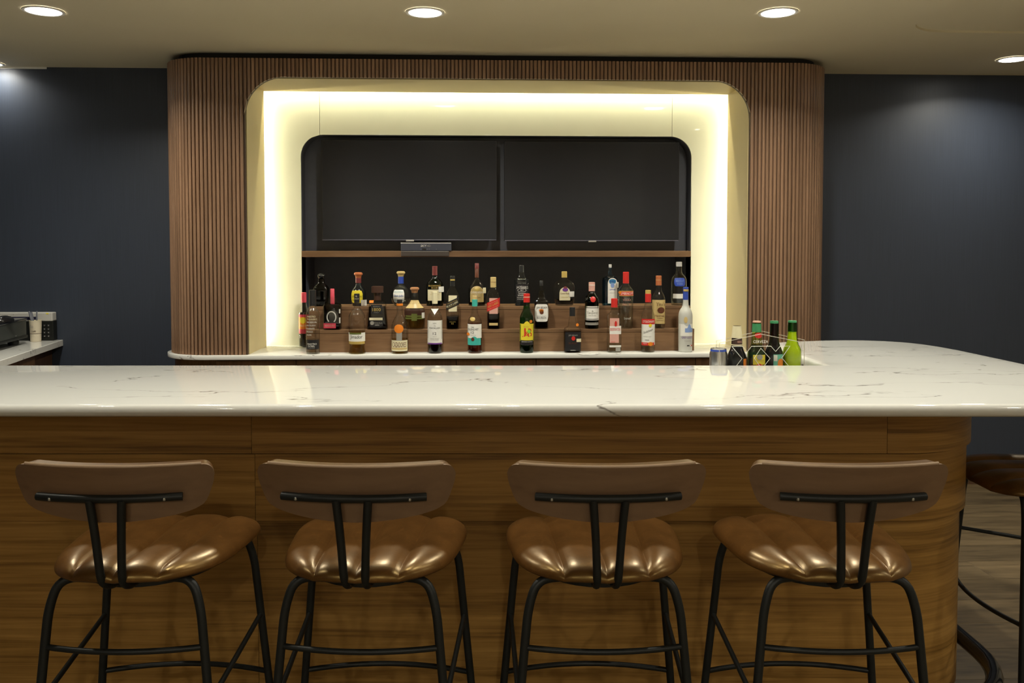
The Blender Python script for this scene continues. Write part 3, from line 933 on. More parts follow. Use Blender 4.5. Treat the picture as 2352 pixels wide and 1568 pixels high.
def make_stool():
    t = empty('bar_stool')
    obj_from('seat', seat_mesh(), M['leather'], t, smooth=179)
    MB().add(*(lambda: ([(0.17 * math.cos(a), 0.02 + 0.19 * math.sin(a), z) for z in (0.700, 0.738) for a in [2 * math.pi * i / 32 for i in range(32)]],
             [(i, (i + 1) % 32, 32 + (i + 1) % 32, 32 + i) for i in range(32)] + [tuple(range(31, -1, -1)), tuple(range(32, 64))]))()).build('seat_pan', M['black'], t, smooth=40)
    o = back_slab(0.0, 0.011)
    sh_ = o.build('back_shell', M['ply'], t, smooth=40)
    back_slab(0.0118, 0.046, 1.0).build('back_cushion', M['leather'], t, smooth=50)
    # plywood edge lipping along the top
    e = [back_pt(a, 0.0652, 0.006) for a in [(-0.21 + 0.42 * i / 24) for i in range(25)]]
    MB().tube(e, 0.0042, 6).build('shell_edge', M['plyedge'], t, smooth=60)
    # mount bar with bolts
    bar_pts = [back_pt(a, -0.008, -0.011) for a in [(-0.166 + 0.332 * i / 16) for i in range(17)]]
    mb_ = MB().tube(bar_pts, 0.0095, 10).build('mount_bar', M['black'], t, smooth=50)
    for a in (-0.128, 0.128):
        p = Vector(back_pt(a, -0.010, -0.019))
        MB().lathe([(0.0001, -0.004), (0.0035, -0.003), (0.0042, 0), (0.0035, 0.003), (0.0001, 0.004)], 10, c=p).build('bolt', M['steel'], mb_, smooth=60)
    for s in (-1, 1):
        pp = [back_pt(s * 0.036, -0.010, -0.014), (s * 0.030, -0.262, 0.86), (s * 0.024, -0.250, 0.742), (s * 0.022, -0.20, 0.716), (s * 0.022, -0.10, 0.722)]
        MB().tube(fillet(pp, 0.035), 0.0098, 10).build('back_post', M['black'], t, smooth=50)
    # legs
    for s in (-1, 1):
        rear = [(s * 0.06, -0.155, 0.724), (s * 0.160, -0.175, 0.724), (s * 0.182, -0.185, 0.655), (s * 0.245, -0.222, FLOOR)]
        lg = MB().tube(fillet(rear, 0.055, 6), 0.0108, 12).build('leg', M['black'], t, smooth=50)
        MB().lathe([(0.013, 0), (0.013, 0.02)], 12, c=(s * 0.245, -0.222, FLOOR)).build('foot_cap', M['black'], lg, smooth=60)
        front = [(s * 0.06, 0.15, 0.724), (s * 0.178, 0.165, 0.724), (s * 0.203, 0.172, 0.655), (s * 0.266, 0.205, FLOOR)]
        lg = MB().tube(fillet(front, 0.05, 6), 0.0108, 12).build('leg', M['black'], t, smooth=50)
        MB().lathe([(0.013, 0), (0.013, 0.02)], 12, c=(s * 0.266, 0.205, FLOOR)).build('foot_cap', M['black'], lg, smooth=60)
    def rl(s, z): k = (0.655 - z) / (0.655 - FLOOR); return Vector((s * (0.182 + 0.063 * k), -0.185 - 0.037 * k, z))
    def fr(s, z): k = (0.655 - z) / (0.655 - FLOOR); return Vector((s * (0.203 + 0.063 * k), 0.172 + 0.033 * k, z))
    def bow(a, b, d, n_=12): return [a.lerp(b, i / n_) + Vector((0, d, 0)) * (1 - (2 * i / n_ - 1) ** 2) for i in range(n_ + 1)]
    MB().tube(bow(rl(-1, 0.565), rl(1, 0.565), -0.028), 0.0072, 10).build('stretcher', M['black'], t, smooth=50)
    MB().tube(bow(fr(-1, 0.318), fr(1, 0.318), 0.045), 0.0075, 10).build('foot_rest', M['black'], t, smooth=50)
    for s in (-1, 1):
        MB().tube([fr(s, 0.488), rl(s, 0.43)], 0.0068, 10).build('side_brace', M['black'], t, smooth=50)
    return t
stool = make_stool()
GS = 'leather bar stools at the bar'
def copy_tree(o, parent=None):
    c = o.copy()
    COL.objects.link(c)
    if parent: c.parent = parent
    for ch in [k for k in o.children]:
        copy_tree(ch, c)
    return c
stools = [stool] + [copy_tree(stool) for _ in range(4)]
SV = 2.232
spots = [(-0.925, SV, 0.0, 'brown leather bar stool at the far left of the row facing the bar front'),
         (-0.357, SV, -1.5, 'brown leather bar stool facing the bar front, second from the left'),
         (0.217, SV, 1.0, 'brown leather bar stool facing the bar front, third from the left'),
         (0.784, SV, 0.0, 'brown leather bar stool in front of the rounded bar corner, last of the front row')]
for s_, (u, v, a, lb) in zip(stools, spots):
    s_.location = (*W(u, v), 0)
    s_.rotation_euler = (0, 0, -YAW + math.radians(a))
    tag(s_, lb, 'bar stool', GS)
stools[4].location = (*W(1.815, 2.94), 0)
stools[4].rotation_euler = (0, 0, -YAW + math.radians(88))
tag(stools[4], 'brown leather bar stool cut off at the right edge, round the bar end', 'bar stool', GS)

# ------------------------------------------------------------------ bottles
ROWS = {'F': (5.052, CZ + 0.0005, 0.000404), 'M': (5.158, 1.0305, 0.000412), 'T': (5.272, 1.1605, 0.000420)}

class Bottle:
    """profile heights ys are counted in small units down the bottle, half widths in the same unit"""
    def __init__(s, name, label, x, y, z, k, base, prof, n=2.0, dep=1.0, glass='g_clear', group=None, cat='bottle', rz=0.0):
        s.k, s.base, s.n, s.dep = k, base, n, dep
        s.prof = [(hw * k, (base - yy) * k) for yy, hw in prof][::-1]      # from the base up
        s.t = empty(name, (x, y, z), rz)
        tag(s.t, label, cat, group)
        p = list(s.prof)
        p = [(p[0][0] * 0.9, 0.0)] + [(p[0][0], 0.003)] + p[1:]
        if n == 2.0: p = s.smooth(p)
        s.glass = MB().lathe(p, 32 if n == 2.0 else 40, n, dep, close_top=True).build('glass', M[glass], s.t, smooth=45)
    @staticmethod
    def smooth(p):
        out_ = [p[0]]
        for i in range(1, len(p) - 1):
            a, b, c = Vector(p[i - 1]), Vector(p[i]), Vector(p[i + 1])
            out_ += [tuple(a.lerp(b, 0.75)), tuple((a + b * 6 + c) / 8), tuple(b.lerp(c, 0.25))]
        out_.append(p[-1])
        return out_
    def zz(s, yy): return (s.base - yy) * s.k
    def hw(s, z):
        p = s.prof
        if z <= p[0][1]: return p[0][0]
        for (a, z0), (b, z1) in zip(p, p[1:]):
            if z0 <= z <= z1:
                return a + (b - a) * (z - z0) / max(z1 - z0, 1e-9)
        return p[-1][0]
    def front(s, u, z, off):
        a = s.hw(z)
        q = min(abs(u) / max(a, 1e-6), 0.985)
        return -(a * s.dep * (1 - q ** s.n) ** (1 / s.n)) - off
    def liquid(s, ytop, mat, ybot=None):
        z1 = s.zz(ytop)
        zs = [0.006] + [z for _, z in s.prof if 0.008 < z < z1 - 0.001] + [z1]
        MB().lathe([(max(0.003, s.hw(z) - 0.0032), z) for z in zs], 28, s.n, s.dep).build('liquid', M[mat], s.t, smooth=45)
        return s
    def cap(s, y0, y1, hw, mat, name='cap', shape=None, n=2.0):
        z0, z1 = s.zz(y1), s.zz(y0)
        h = hw * s.k
        if shape == 'ball':
            pr = [(h * 0.45, z0)] + [(h * math.cos(math.radians(a)), (z0 + z1) / 2 + (z1 - z0) / 2 * math.sin(math.radians(a))) for a in range(-60, 86, 15)]
        elif shape == 'mush':
            zm = z0 + (z1 - z0) * 0.45
            pr = [(h * 0.62, z0), (h * 0.75, zm), (h, zm + (z1 - zm) * 0.35), (h * 0.96, zm + (z1 - zm) * 0.8), (h * 0.7, z1)]
        else:
            pr = [(h, z0), (h, z1 - 0.0015), (h * 0.9, z1)]
        MB().lathe(pr, 24, n).build(name, M[mat], s.t, smooth=40)
        return s
    def band(s, y0, y1, mat, name='neck_band', off=0.0006):
        """sleeve that follows the glass"""
        zs = [s.zz(y1) + (s.zz(y0) - s.zz(y1)) * i / 5 for i in range(6)]
        MB().lathe([(s.hw(z) + off, z) for z in zs], 28, s.n, s.dep, close_top=False, close_bot=False).build(name, M[mat], s.t, smooth=45)
        return s
    def patch(s, u0, u1, top, bot, off=0.0007, nu=14, nz=3):
        vs_, fs_ = [], []
        for i in range(nu + 1):
            u = u0 + (u1 - u0) * i / nu
            for j in range(nz + 1):
                z = s.zz(bot(u) + (top(u) - bot(u)) * j / nz)
                vs_.append((u * s.k, s.front(u * s.k, z, off), z))
        for i in range(nu):
            for j in range(nz):
                a = i * (nz + 1) + j
                fs_.append((a, a + nz + 1, a + nz + 2, a + 1))
        return MB().add(vs_, fs_)
    def label(s, u0, u1, y0, y1, mat, shape='rect', slant=0.0, off=0.0007, name='label', parent=None, texts=()):
        uc, hw_ = (u0 + u1) / 2, (u1 - u0) / 2
        if shape == 'ell':
            ym, hy = (y0 + y1) / 2, (y1 - y0) / 2
            f = lambda u: hy * math.sqrt(max(0.0, 1 - ((u - uc) / hw_) ** 2))
            top, bot = (lambda u: ym - f(u)), (lambda u: ym + f(u))
        elif shape == 'arch':
            top = lambda u: y0 + hw_ * (1 - math.sqrt(max(0.0, 1 - ((u - uc) / hw_) ** 2)))
            bot = lambda u: y1
        elif shape == 'hump':
            top = lambda u: y0 + slant * min(1.0, (abs(u - uc) / (hw_ * 0.45)) ** 2)
            bot = lambda u: y1
        elif shape == 'tri':
            top, bot = (lambda u: y0), (lambda u: y1 - (y1 - y0) * abs(u - uc) / hw_)
        elif shape == 'round':
            r_ = 0.35
            def c(u):
                q = max(0.0, abs(u - uc) / hw_ - (1 - r_)) / r_
                return (y1 - y0) * 0.28 * (1 - math.sqrt(max(0.0, 1 - q * q)))
            top, bot = (lambda u: y0 + c(u)), (lambda u: y1 - c(u))
        else:
            top = lambda u: y0 + slant * (u - u0) / (u1 - u0)
            bot = lambda u: y1 + slant * (u - u0) / (u1 - u0)
        o = s.patch(u0, u1, top, bot, off).build(name, M[mat], parent or s.t, smooth=60)
        s.write(texts, o, off + 0.0006)
        return o
    def write(s, texts, parent, off=0.0013):
        for tx in texts:
            body, uc, yc, wd, ht, mat = tx[:6]
            sl = tx[6] if len(tx) > 6 else 0.0
            v, f = text_mesh(body)
            vs_ = []
            for px, py in v:
                u, yy = uc + px * wd, yc - py * ht + sl * px
                z = s.zz(yy)
                vs_.append((u * s.k, s.front(u * s.k, z, off), z))
            MB().add(vs_, f).build('lettering', M[mat], parent)
    def mark(s, u, y, r, mat, ry=None, name='sticker', off=0.0022, parent=None):
        return s.label(u - r, u + r, y - (ry or r), y + (ry or r), mat, 'ell', off=off, name=name, parent=parent)

GF, GM, GT = 'liquor bottles in the front row', 'liquor bottles in the middle row', 'liquor bottles in the back row'
def B(row, x, label, base, prof, **kw):
    y, z, k = ROWS[row]
    return Bottle('liquor_bottle', label, x, y, z, k, base, prof, group={'F': GF, 'M': GM, 'T': GT}[row], **kw)

# wine bottle beside the riser
b = Bottle('liquor_bottle', 'dark bottle with red capsule and orange label, standing beside the left end of the riser', -1.054, 5.40, CZ + 0.0005, 0.000427, 1360,
           [(590, 33), (720, 36), (760, 44), (830, 66), (880, 74), (1360, 72)], glass='g_clear', group=GF)
b.liquid(860, 'l_black'); b.cap(575, 720, 38, 'p_pink', 'capsule')
o = b.label(-72, 72, 890, 1165, 'p_pink'); b.label(-70, 70, 925, 1100, 'p_orange', off=0.0012, parent=o, name='label_panel', texts=[('FIESTA', 0, 1050, 90, 26, 'p_cream')])
b.mark(0, 975, 45, 'p_yellow', parent=o, name='label_sun')
# front row
b = B('F', -0.935, 'tall clear bottle with black cap and black label, left end of the front row', 1440,
      [(600, 40), (760, 42), (800, 62), (850, 92), (900, 98), (1440, 98)])
b.liquid(1230, 'l_clear'); b.cap(530, 755, 50, 'p_blk'); b.label(-46, 46, 640, 735, 'p_ink', off=0.004, name='neck_label')
b.write([('MAESTRO', -8, 905, 120, 26, 'p_cream'), ('TEQUILERO', 0, 945, 140, 26, 'p_cream'), ('RESERVA', 0, 985, 135, 24, 'p_paper'), ('DESTILADO', -12, 1030, 130, 22, 'p_paper'),
         ('DIAMANTE', -20, 1075, 120, 22, 'p_paper'), ('MEXICO', -30, 1120, 90, 22, 'p_paper'), ('AGAVE', -40, 1165, 70, 22, 'p_paper')], b.t, 0.0008)
b.label(-90, 90, 1235, 1370, 'p_ink', texts=[('MAESTRO', 0, 1295, 130, 26, 'p_paper'), ('DOBEL', -5, 1325, 95, 24, 'p_paper'), ('TEQUILA', -5, 1352, 90, 16, 'p_grey')])
b = B('F', -0.682, 'clear bottle with white label and pale gold spirit, narrow black neck label', 1440,
      [(600, 34), (720, 36), (780, 42), (830, 75), (880, 110), (920, 118), (1130, 117), (1290, 115), (1330, 105), (1390, 112), (1420, 124), (1440, 122)])
b.liquid(1120, 'l_gold'); b.cap(585, 715, 39, 'p_ink'); b.write([('EL', 0, 620, 24, 22, 'p_cream'), ('JIMADOR', 0, 660, 60, 18, 'p_cream')], b.t, 0.003)
o = b.label(-117, 117, 1135, 1260, 'p_white', texts=[('Jimador', 0, 1200, 170, 62, 'p_ink')]); b.label(-100, 70, 1135, 1158, 'p_olive', off=0.0013, parent=o, name='label_strip')
b.label(-112, 112, 1260, 1300, 'p_gold', name='label_foot')
b = B('F', -0.436, 'clear tequila bottle with orange emblem and cream label, between two stopper bottles', 1450,
      [(760, 34), (790, 44), (850, 40), (900, 46), (960, 82), (1020, 112), (1060, 120), (1450, 120)])
b.liquid(1240, 'l_gold'); b.cap(680, 740, 38, 'p_blk'); b.cap(738, 768, 46, 'p_orange', 'cap_ring')
b.mark(-5, 1090, 68, 'p_orange', 62, name='emblem', off=0.0012); b.label(-40, 40, 1120, 1260, 'p_grey', name='emblem_panel')
b.label(-118, 112, 1255, 1410, 'p_cream', texts=[('CAZADORES', 0, 1318, 195, 72, 'p_brown')]); b.label(-112, 108, 1362, 1388, 'p_tan', off=0.0013, name='label_strip')
b = B('F', -0.233, 'clear whisky bottle with cream capsule and large white label reading 12', 1450,
      [(700, 34), (790, 40), (830, 58), (880, 88), (950, 106), (1000, 108), (1300, 106), (1450, 94)])
b.liquid(1010, 'l_damber'); b.cap(570, 740, 40, 'p_cream', 'capsule'); b.label(-55, 55, 812, 895, 'p_white', 'tri', name='neck_label')
o = b.label(-106, 106, 975, 1312, 'p_white', texts=[('1824', 0, 1015, 50, 20, 'p_grey'), ('THE', 0, 1052, 26, 14, 'p_ink'), ('MACALLAN', 0, 1082, 150, 24, 'p_ink'), ('12', 0, 1160, 50, 38, 'p_ink'),
         ('YEARS OLD', 0, 1205, 60, 10, 'p_grey'), ('HIGHLAND SINGLE MALT', 0, 1232, 130, 12, 'p_grey'), ('SCOTCH WHISKY', 0, 1252, 120, 12, 'p_grey')])
b.label(-100, 100, 1296, 1316, 'p_purple', off=0.0013, parent=o, name='label_strip')
b = B('F', -0.002, 'clear whisky bottle with teal capsule and white and teal label', 1460,
      [(790, 36), (860, 44), (920, 56), (960, 86), (1010, 100), (1050, 104), (1400, 104), (1430, 108), (1460, 100)])
b.liquid(1030, 'l_amber'); b.cap(690, 790, 40, 'p_teal', 'capsule'); b.cap(640, 692, 36, 'p_tan', 'cap'); b.mark(-32, 968, 38, 'p_gold', 28, name='roundel', off=0.0012)
b.label(-103, 96, 1040, 1240, 'p_white', texts=[('THE', -35, 1085, 40, 18, 'p_ink'), ('GLENLIVET', -22, 1115, 150, 28, 'p_ink'), ('12', -35, 1158, 42, 32, 'p_ink'), ('YEARS OF AGE', -25, 1198, 80, 10, 'p_grey')])
o = b.label(-103, 85, 1216, 1340, 'p_teal', 'hump', 26, off=0.0012, name='label_foot'); b.mark(-30, 1256, 24, 'p_brown', 26, name='medallion', parent=o); b.mark(-95, 1185, 22, 'p_orange')
b = B('F', 0.300, 'green glass bottle with yellow label, red letters and red cap', 1460,
      [(735, 42), (800, 46), (850, 56), (920, 92), (970, 103), (1340, 100), (1370, 104), (1460, 96)], glass='g_green')
b.liquid(1340, 'l_black'); b.cap(610, 735, 46, 'p_red'); b.cap(652, 662, 47, 'p_cream', 'cap_stripe')
o = b.label(-100, 96, 1000, 1295, 'p_yellow', 'hump', 38, texts=[('J', -45, 1165, 52, 130, 'p_red'), ('&', -2, 1180, 46, 64, 'p_red'), ('B', 42, 1165, 58, 120, 'p_red'), ('RARE', -10, 1080, 70, 12, 'p_gold')])
b.label(-92, 88, 1275, 1342, 'p_ink', off=0.0014, name='label_foot', texts=[('BLENDED SCOTCH', 0, 1295, 150, 14, 'p_paper')]); b.mark(55, 1005, 22, 'p_orange'); b.mark(28, 1145, 26, 'p_lgreen')
b = B('F', 0.567, 'squat bourbon bottle with black label, red seal and black cap', 1450,
      [(925, 40), (960, 48), (1020, 56), (1070, 64), (1100, 110), (1140, 126), (1400, 124), (1450, 122)], n=5.0, dep=0.75)
b.liquid(1140, 'l_damber'); b.cap(800, 925, 42, 'p_blk')
o = b.label(-112, 112, 1150, 1420, 'p_ink', texts=[('JIM BEAM', 0, 1200, 130, 28, 'p_grey'), ('BLACK', 0, 1308, 120, 24, 'p_brown'), ('BOURBON', 0, 1412, 70, 12, 'p_paper')])
b.mark(5, 1240, 28, 'p_red', 30, name='seal', parent=o); b.label(50, 120, 1245, 1292, 'p_cream', off=0.0022, name='tag'); b.mark(68, 1050, 22, 'p_orange', off=0.004)
b = B('F', 0.813, 'square clear gin bottle with red cap and red lettering', 1462,
      [(810, 38), (850, 42), (890, 62), (915, 96), (950, 100), (1462, 100)], n=5.0, dep=0.8)
b.liquid(1340, 'l_clear'); b.cap(685, 812, 46, 'p_red'); b.label(-75, 60, 965, 1080, 'p_salmon', name='label_top')
b.mark(10, 1045, 18, 'p_red', 40, name='emblem'); b.label(-78, 90, 1075, 1195, 'p_white', texts=[('BEEFEATER', 5, 1125, 150, 40, 'p_red')])
b.label(-75, 55, 1195, 1320, 'p_salmon', name='label_foot', texts=[('LONDON', -30, 1308, 60, 14, 'p_red')]); b.label(-80, 90, 1355, 1385, 'p_paper', name='label_strip'); b.label(10, 80, 1390, 1440, 'p_grey', name='back_tag')
b = B('F', 1.012, 'clear vodka bottle with red and white label and gold topped red cap', 1455,
      [(730, 42), (770, 48), (840, 66), (910, 92), (960, 99), (1455, 100)])
b.liquid(1385, 'l_clear'); b.cap(608, 732, 43, 'p_red'); b.cap(558, 610, 40, 'p_gold', 'cap_top')
o = b.label(-97, 92, 970, 1048, 'p_red', texts=[('STOLICHNAYA', -4, 1008, 165, 34, 'p_white')]); b.label(-97, 95, 1048, 1345, 'p_white', name='label_body',
         texts=[('Stolichnaya', -12, 1148, 130, 44, 'p_ink', -55), ('PREMIUM VODKA', -25, 1225, 110, 12, 'p_grey'), ('VODKA', -30, 1275, 60, 22, 'p_ink')])
b.label(-97, 80, 1310, 1352, 'p_red', off=0.0013, name='label_foot', texts=[('VODKA', -60, 1326, 55, 14, 'p_white')]); b.mark(20, 1330, 40, 'p_orange', 28, name='seal'); b.mark(15, 1062, 24, 'p_yellow')
b = B('F', 1.234, 'tall frosted vodka bottle with blue cap and mountain label, right end of the front row', 1455,
      [(700, 40), (740, 40), (800, 48), (850, 84), (900, 99), (960, 102), (1455, 100)], glass='g_frost')
b.cap(515, 700, 40, 'p_blue'); b.label(-38, 38, 545, 575, 'p_gold', off=0.003, name='cap_stripe')
o = b.label(-98, 98, 1075, 1220, 'p_white', 'hump', -30, name='label'); b.label(-30, 98, 1045, 1165, 'p_lblue', 'hump', 60, off=0.0013, name='mountain', parent=o)
b.mark(-20, 985, 26, 'p_tan', 45, name='emblem', off=0.0012); b.write([('GREY GOOSE', 10, 1240, 165, 30, 'p_purple'), ('VODKA', 10, 1290, 100, 14, 'p_grey')], b.t, 0.0008)
b.label(0, 40, 1350, 1364, 'p_ink', name='flag'); b.label(40, 60, 1350, 1364, 'p_white', name='flag'); b.label(60, 85, 1350, 1364, 'p_red', name='flag')
# middle row
b = B('M', -0.839, 'square dark tequila bottle with white horseshoe emblem and red label', 1105,
      [(650, 54), (690, 56), (725, 58), (745, 115), (775, 126), (1105, 124)], n=6.0, dep=0.8)
b.liquid(740, 'l_damber'); b.cap(525, 740, 29, 'p_pink', 'wax_seal')
hs_ = [(62 * math.cos(math.radians(a)), 925 - 78 * math.sin(math.radians(a))) for a in range(-55, 236, 12)]
mbh = MB().tube([(u * b.k, b.front(u * b.k, b.zz(y_), 0.001), b.zz(y_)) for u, y_ in hs_], 0.0035, 8); mbh.build('horseshoe', M['p_paper'], b.t, smooth=60)
b.label(-115, 60, 1010, 1082, 'p_pink', texts=[('HERRADURA', -28, 1045, 140, 30, 'p_salmon')]); b.label(105, 122, 810, 870, 'p_paper', name='side_tag'); b.label(105, 122, 930, 1010, 'p_paper', name='side_tag')
b = B('M', -0.575, 'wedge shaped dark tequila bottle with black label reading 1800', 1105,
      [(575, 48), (690, 52), (705, 112), (730, 117), (1060, 146), (1105, 146)], n=6.0, dep=0.6)
b.liquid(780, 'l_red'); b.cap(490, 580, 82, 'p_dbrown', 'stopper', n=5.0); b.cap(578, 690, 50, 'p_dbrown', 'stopper_neck')
o = b.label(-88, 72, 750, 882, 'p_ink', texts=[('1800', -8, 820, 120, 46, 'p_gold'), ('AÑEJO', -8, 862, 70, 16, 'p_grey'), ('RESERVA', -8, 775, 90, 12, 'p_grey')])
b.label(-110, 78, 935, 970, 'p_cream', name='label_strip'); b.label(-105, 85, 972, 1052, 'p_ink', name='label_foot', texts=[('TEQUILA', 15, 1012, 120, 26, 'p_grey'), ('1800', 0, 1040, 60, 14, 'p_paper')])
b.mark(-70, 1010, 28, 'p_grey', name='medallion'); b.label(-112, -50, 690, 725, 'p_orange', off=0.003, name='sticker')
b = B('M', -0.357, 'wide squat bottle with tan wrapped shoulder, cork stopper and olive band', 1105,
      [(585, 48), (640, 46), (690, 52), (740, 74), (800, 128), (830, 148), (1020, 142), (1105, 128)], dep=0.66)
b.liquid(850, 'l_gold'); b.cap(505, 585, 66, 'p_cork', 'stopper', 'mush'); b.band(690, 802, 'p_tan', 'shoulder_wrap'); b.band(815, 905, 'p_dbrown', 'dark_band')
b.label(-125, 125, 905, 925, 'p_olive', name='label_strip'); b.label(-130, 130, 935, 958, 'p_olive', name='label_strip'); b.label(-40, 40, 880, 980, 'p_olive', name='label', off=0.0012)
b.label(105, 142, 865, 945, 'p_paper', off=0.002, name='tag')
b = B('M', -0.133, 'square whisky bottle with slanted black label and black cap', 1105,
      [(480, 36), (510, 40), (560, 70), (610, 92), (660, 95), (1105, 92)], n=5.0, dep=0.95)
b.liquid(925, 'l_damber'); b.cap(345, 490, 35, 'p_blk'); b.label(-34, 34, 390, 410, 'p_gold', off=0.004, name='cap_stripe')
b.label(-55, 62, 620, 850, 'p_cream', name='back_label'); o = b.label(-92, 92, 725, 835, 'p_ink', slant=-82, off=0.0014,
        texts=[('JOHNNIE WALKER', -5, 715, 140, 18, 'p_gold', -60), ('BLACK LABEL', -2, 745, 165, 28, 'p_cream', -78), ('BLENDED SCOTCH', -5, 772, 120, 10, 'p_gold', -56)])
b.write([('12', 0, 1022, 30, 24, 'p_gold'), ('AGED YEARS', 0, 998, 90, 9, 'p_gold')], b.t, 0.0008)
b = B('M', 0.108, 'square whisky bottle with slanted red label and gold cap', 1105,
      [(505, 40), (530, 44), (580, 76), (630, 93), (680, 95), (1105, 92)], n=5.0, dep=0.95)
b.liquid(880, 'l_red'); b.cap(362, 510, 42, 'p_tan'); b.cap(428, 436, 43, 'p_brown', 'cap_stripe')
b.label(-60, 62, 660, 885, 'p_salmon', name='back_label'); o = b.label(-94, 92, 730, 855, 'p_red', slant=-78, off=0.0014,
        texts=[('JOHNNIE WALKER', -8, 722, 140, 16, 'p_salmon', -58), ('RED LABEL', -2, 752, 160, 32, 'p_gold', -72), ('BLENDED SCOTCH WHISKY', -5, 795, 150, 10, 'p_salmon', -65)])
b.label(-62, 62, 1015, 1052, 'p_tan', name='label_foot')
b = B('M', 0.393, 'square bourbon bottle with white label, red and yellow emblem and brown neck', 1105,
      [(480, 22), (540, 26), (560, 40), (640, 54), (680, 66), (705, 98), (740, 102), (1105, 100)], n=6.0, dep=0.75, glass='g_clear')
b.liquid(560, 'l_damber'); b.cap(415, 485, 25, 'p_blk')
o = b.label(-98, 98, 750, 1000, 'p_white', 'round', texts=[('JIM BEAM', 0, 805, 155, 42, 'p_ink'), ('KENTUCKY STRAIGHT', 0, 918, 130, 10, 'p_grey'), ('BOURBON', 0, 945, 130, 34, 'p_ink'), ('WHISKEY', 0, 978, 50, 8, 'p_grey')])
b.mark(0, 862, 30, 'p_brown', 32, name='seal', parent=o); b.mark(-5, 838, 34, 'p_orange', 20)
b = B('M', 0.695, 'green gin bottle with white label, red seal and white cap', 1105,
      [(565, 40), (590, 46), (630, 78), (670, 102), (720, 106), (760, 100), (1105, 101)], glass='g_dgreen')
b.liquid(700, 'l_black'); b.cap(438, 566, 45, 'p_salmon'); b.cap(470, 482, 46, 'p_white', 'cap_stripe'); b.mark(5, 680, 40, 'p_red', 40, name='wax_seal')
o = b.label(-98, 102, 780, 982, 'p_white', texts=[('Tanqueray', 0, 878, 165, 44, 'p_grey'), ('SPECIAL DRY', 0, 915, 110, 12, 'p_grey'), ('&', 0, 850, 26, 20, 'p_grey')])
b.label(-97, 101, 798, 806, 'p_ink', off=0.0013, parent=o, name='label_line'); b.label(-97, 101, 962, 970, 'p_ink', off=0.0013, parent=o, name='label_line')
b.label(-96, 98, 1012, 1052, 'p_grey', name='label_foot', texts=[('LONDON DRY GIN', 0, 1018, 150, 14, 'p_ink')])
b = B('M', 0.899, 'clear vodka bottle with red cap and red lettered band', 1105,
      [(455, 42), (470, 46), (510, 84), (545, 108), (600, 110), (1000, 106), (1060, 108), (1105, 100)])
b.liquid(500, 'l_clear'); b.cap(290, 455, 44, 'p_red')
o = b.label(-102, 104, 560, 636, 'p_gold', texts=[]); b.label(-100, 102, 570, 626, 'p_red', off=0.0013, parent=o, name='label_panel', texts=[('SMIRNOFF', 2, 598, 180, 38, 'p_white')]); b.mark(-95, 585, 18, 'p_orange')
b.write([('PREMIUM', 0, 665, 80, 16, 'p_grey'), ('VODKA', 0, 690, 120, 24, 'p_salmon'), ('No. 21', 0, 755, 120, 26, 'p_salmon'), ('Smirnoff', 8, 955, 100, 34, 'p_paper')], b.t, 0.0008)
b = B('M', 1.096, 'clear vodka bottle with tan label, brown oval and copper cap', 1110,
      [(490, 40), (560, 42), (600, 64), (650, 90), (690, 96), (1060, 96), (1110, 92)])
b.liquid(1055, 'l_clear'); b.cap(350, 490, 42, 'p_copper'); b.cap(405, 414, 43, 'p_tan', 'cap_stripe')
o = b.label(-95, 95, 697, 1042, 'p_tan', texts=[("Tito's", 15, 760, 130, 52, 'p_brown'), ('Handmade', 5, 925, 140, 34, 'p_brown'), ('VODKA', 5, 962, 80, 16, 'p_brown'), ('AUSTIN TEXAS', 5, 995, 100, 12, 'p_brown')])
b.mark(20, 845, 55, 'p_brown', 44, name='oval', parent=o)
# back row
b = B('T', -0.923, 'smoky dark crystal decanter with round stopper, left end of the back row', 770,
      [(380, 38), (450, 46), (480, 80), (510, 100), (560, 104), (770, 96)], n=5.0, dep=0.9, glass='g_smoke')
b.liquid(520, 'l_black'); b.cap(300, 385, 52, 'g_black', 'stopper', 'ball')
b = B('T', -0.702, 'round dark bottle with yellow label and copper red stopper', 770,
      [(435, 34), (470, 40), (510, 76), (550, 100), (620, 112), (700, 106), (770, 84)], glass='g_black')
b.cap(290, 372, 62, 'p_copper', 'stopper', 'mush'); b.cap(368, 440, 42, 'p_maroon', 'neck_sleeve')
b.label(-92, 70, 545, 722, 'p_yellow', 'round', texts=[('Don Julio', -8, 630, 130, 32, 'p_olive')]); b.label(48, 120, 680, 765, 'p_white', off=0.004, name='tag')
b = B('T', -0.447, 'round clear bottle with white oval label, blue neck and tan stopper', 780,
      [(455, 36), (480, 50), (510, 92), (560, 132), (620, 149), (690, 142), (740, 118), (780, 92)], glass='g_pale')
b.liquid(660, 'l_clear'); b.cap(285, 362, 62, 'p_tan', 'stopper', 'mush'); b.cap(358, 460, 40, 'p_blue', 'neck_sleeve')
b.label(-100, 58, 545, 725, 'p_white', 'round', texts=[('Don Julio', -20, 632, 130, 36, 'p_blue')])
b = B('T', -0.243, 'dark green whisky bottle with cream label and red cap', 780,
      [(335, 34), (380, 38), (410, 76), (440, 105), (480, 116), (560, 122), (700, 128), (780, 120)], n=3.0, dep=0.8, glass='g_dgreen')
b.liquid(470, 'l_black'); b.cap(212, 342, 38, 'p_maroon'); b.write([("BUCHANAN'S", 0, 490, 170, 26, 'p_gold'), ('DE LUXE', 0, 520, 90, 20, 'p_gold')], b.t, 0.001)
b.label(-97, 98, 545, 702, 'p_cream', texts=[('BLENDED', 0, 590, 90, 14, 'p_gold'), ('SCOTCH WHISKY', 0, 615, 130, 14, 'p_gold')]); b.label(58, 130, 502, 580, 'p_white', off=0.004, name='tag')
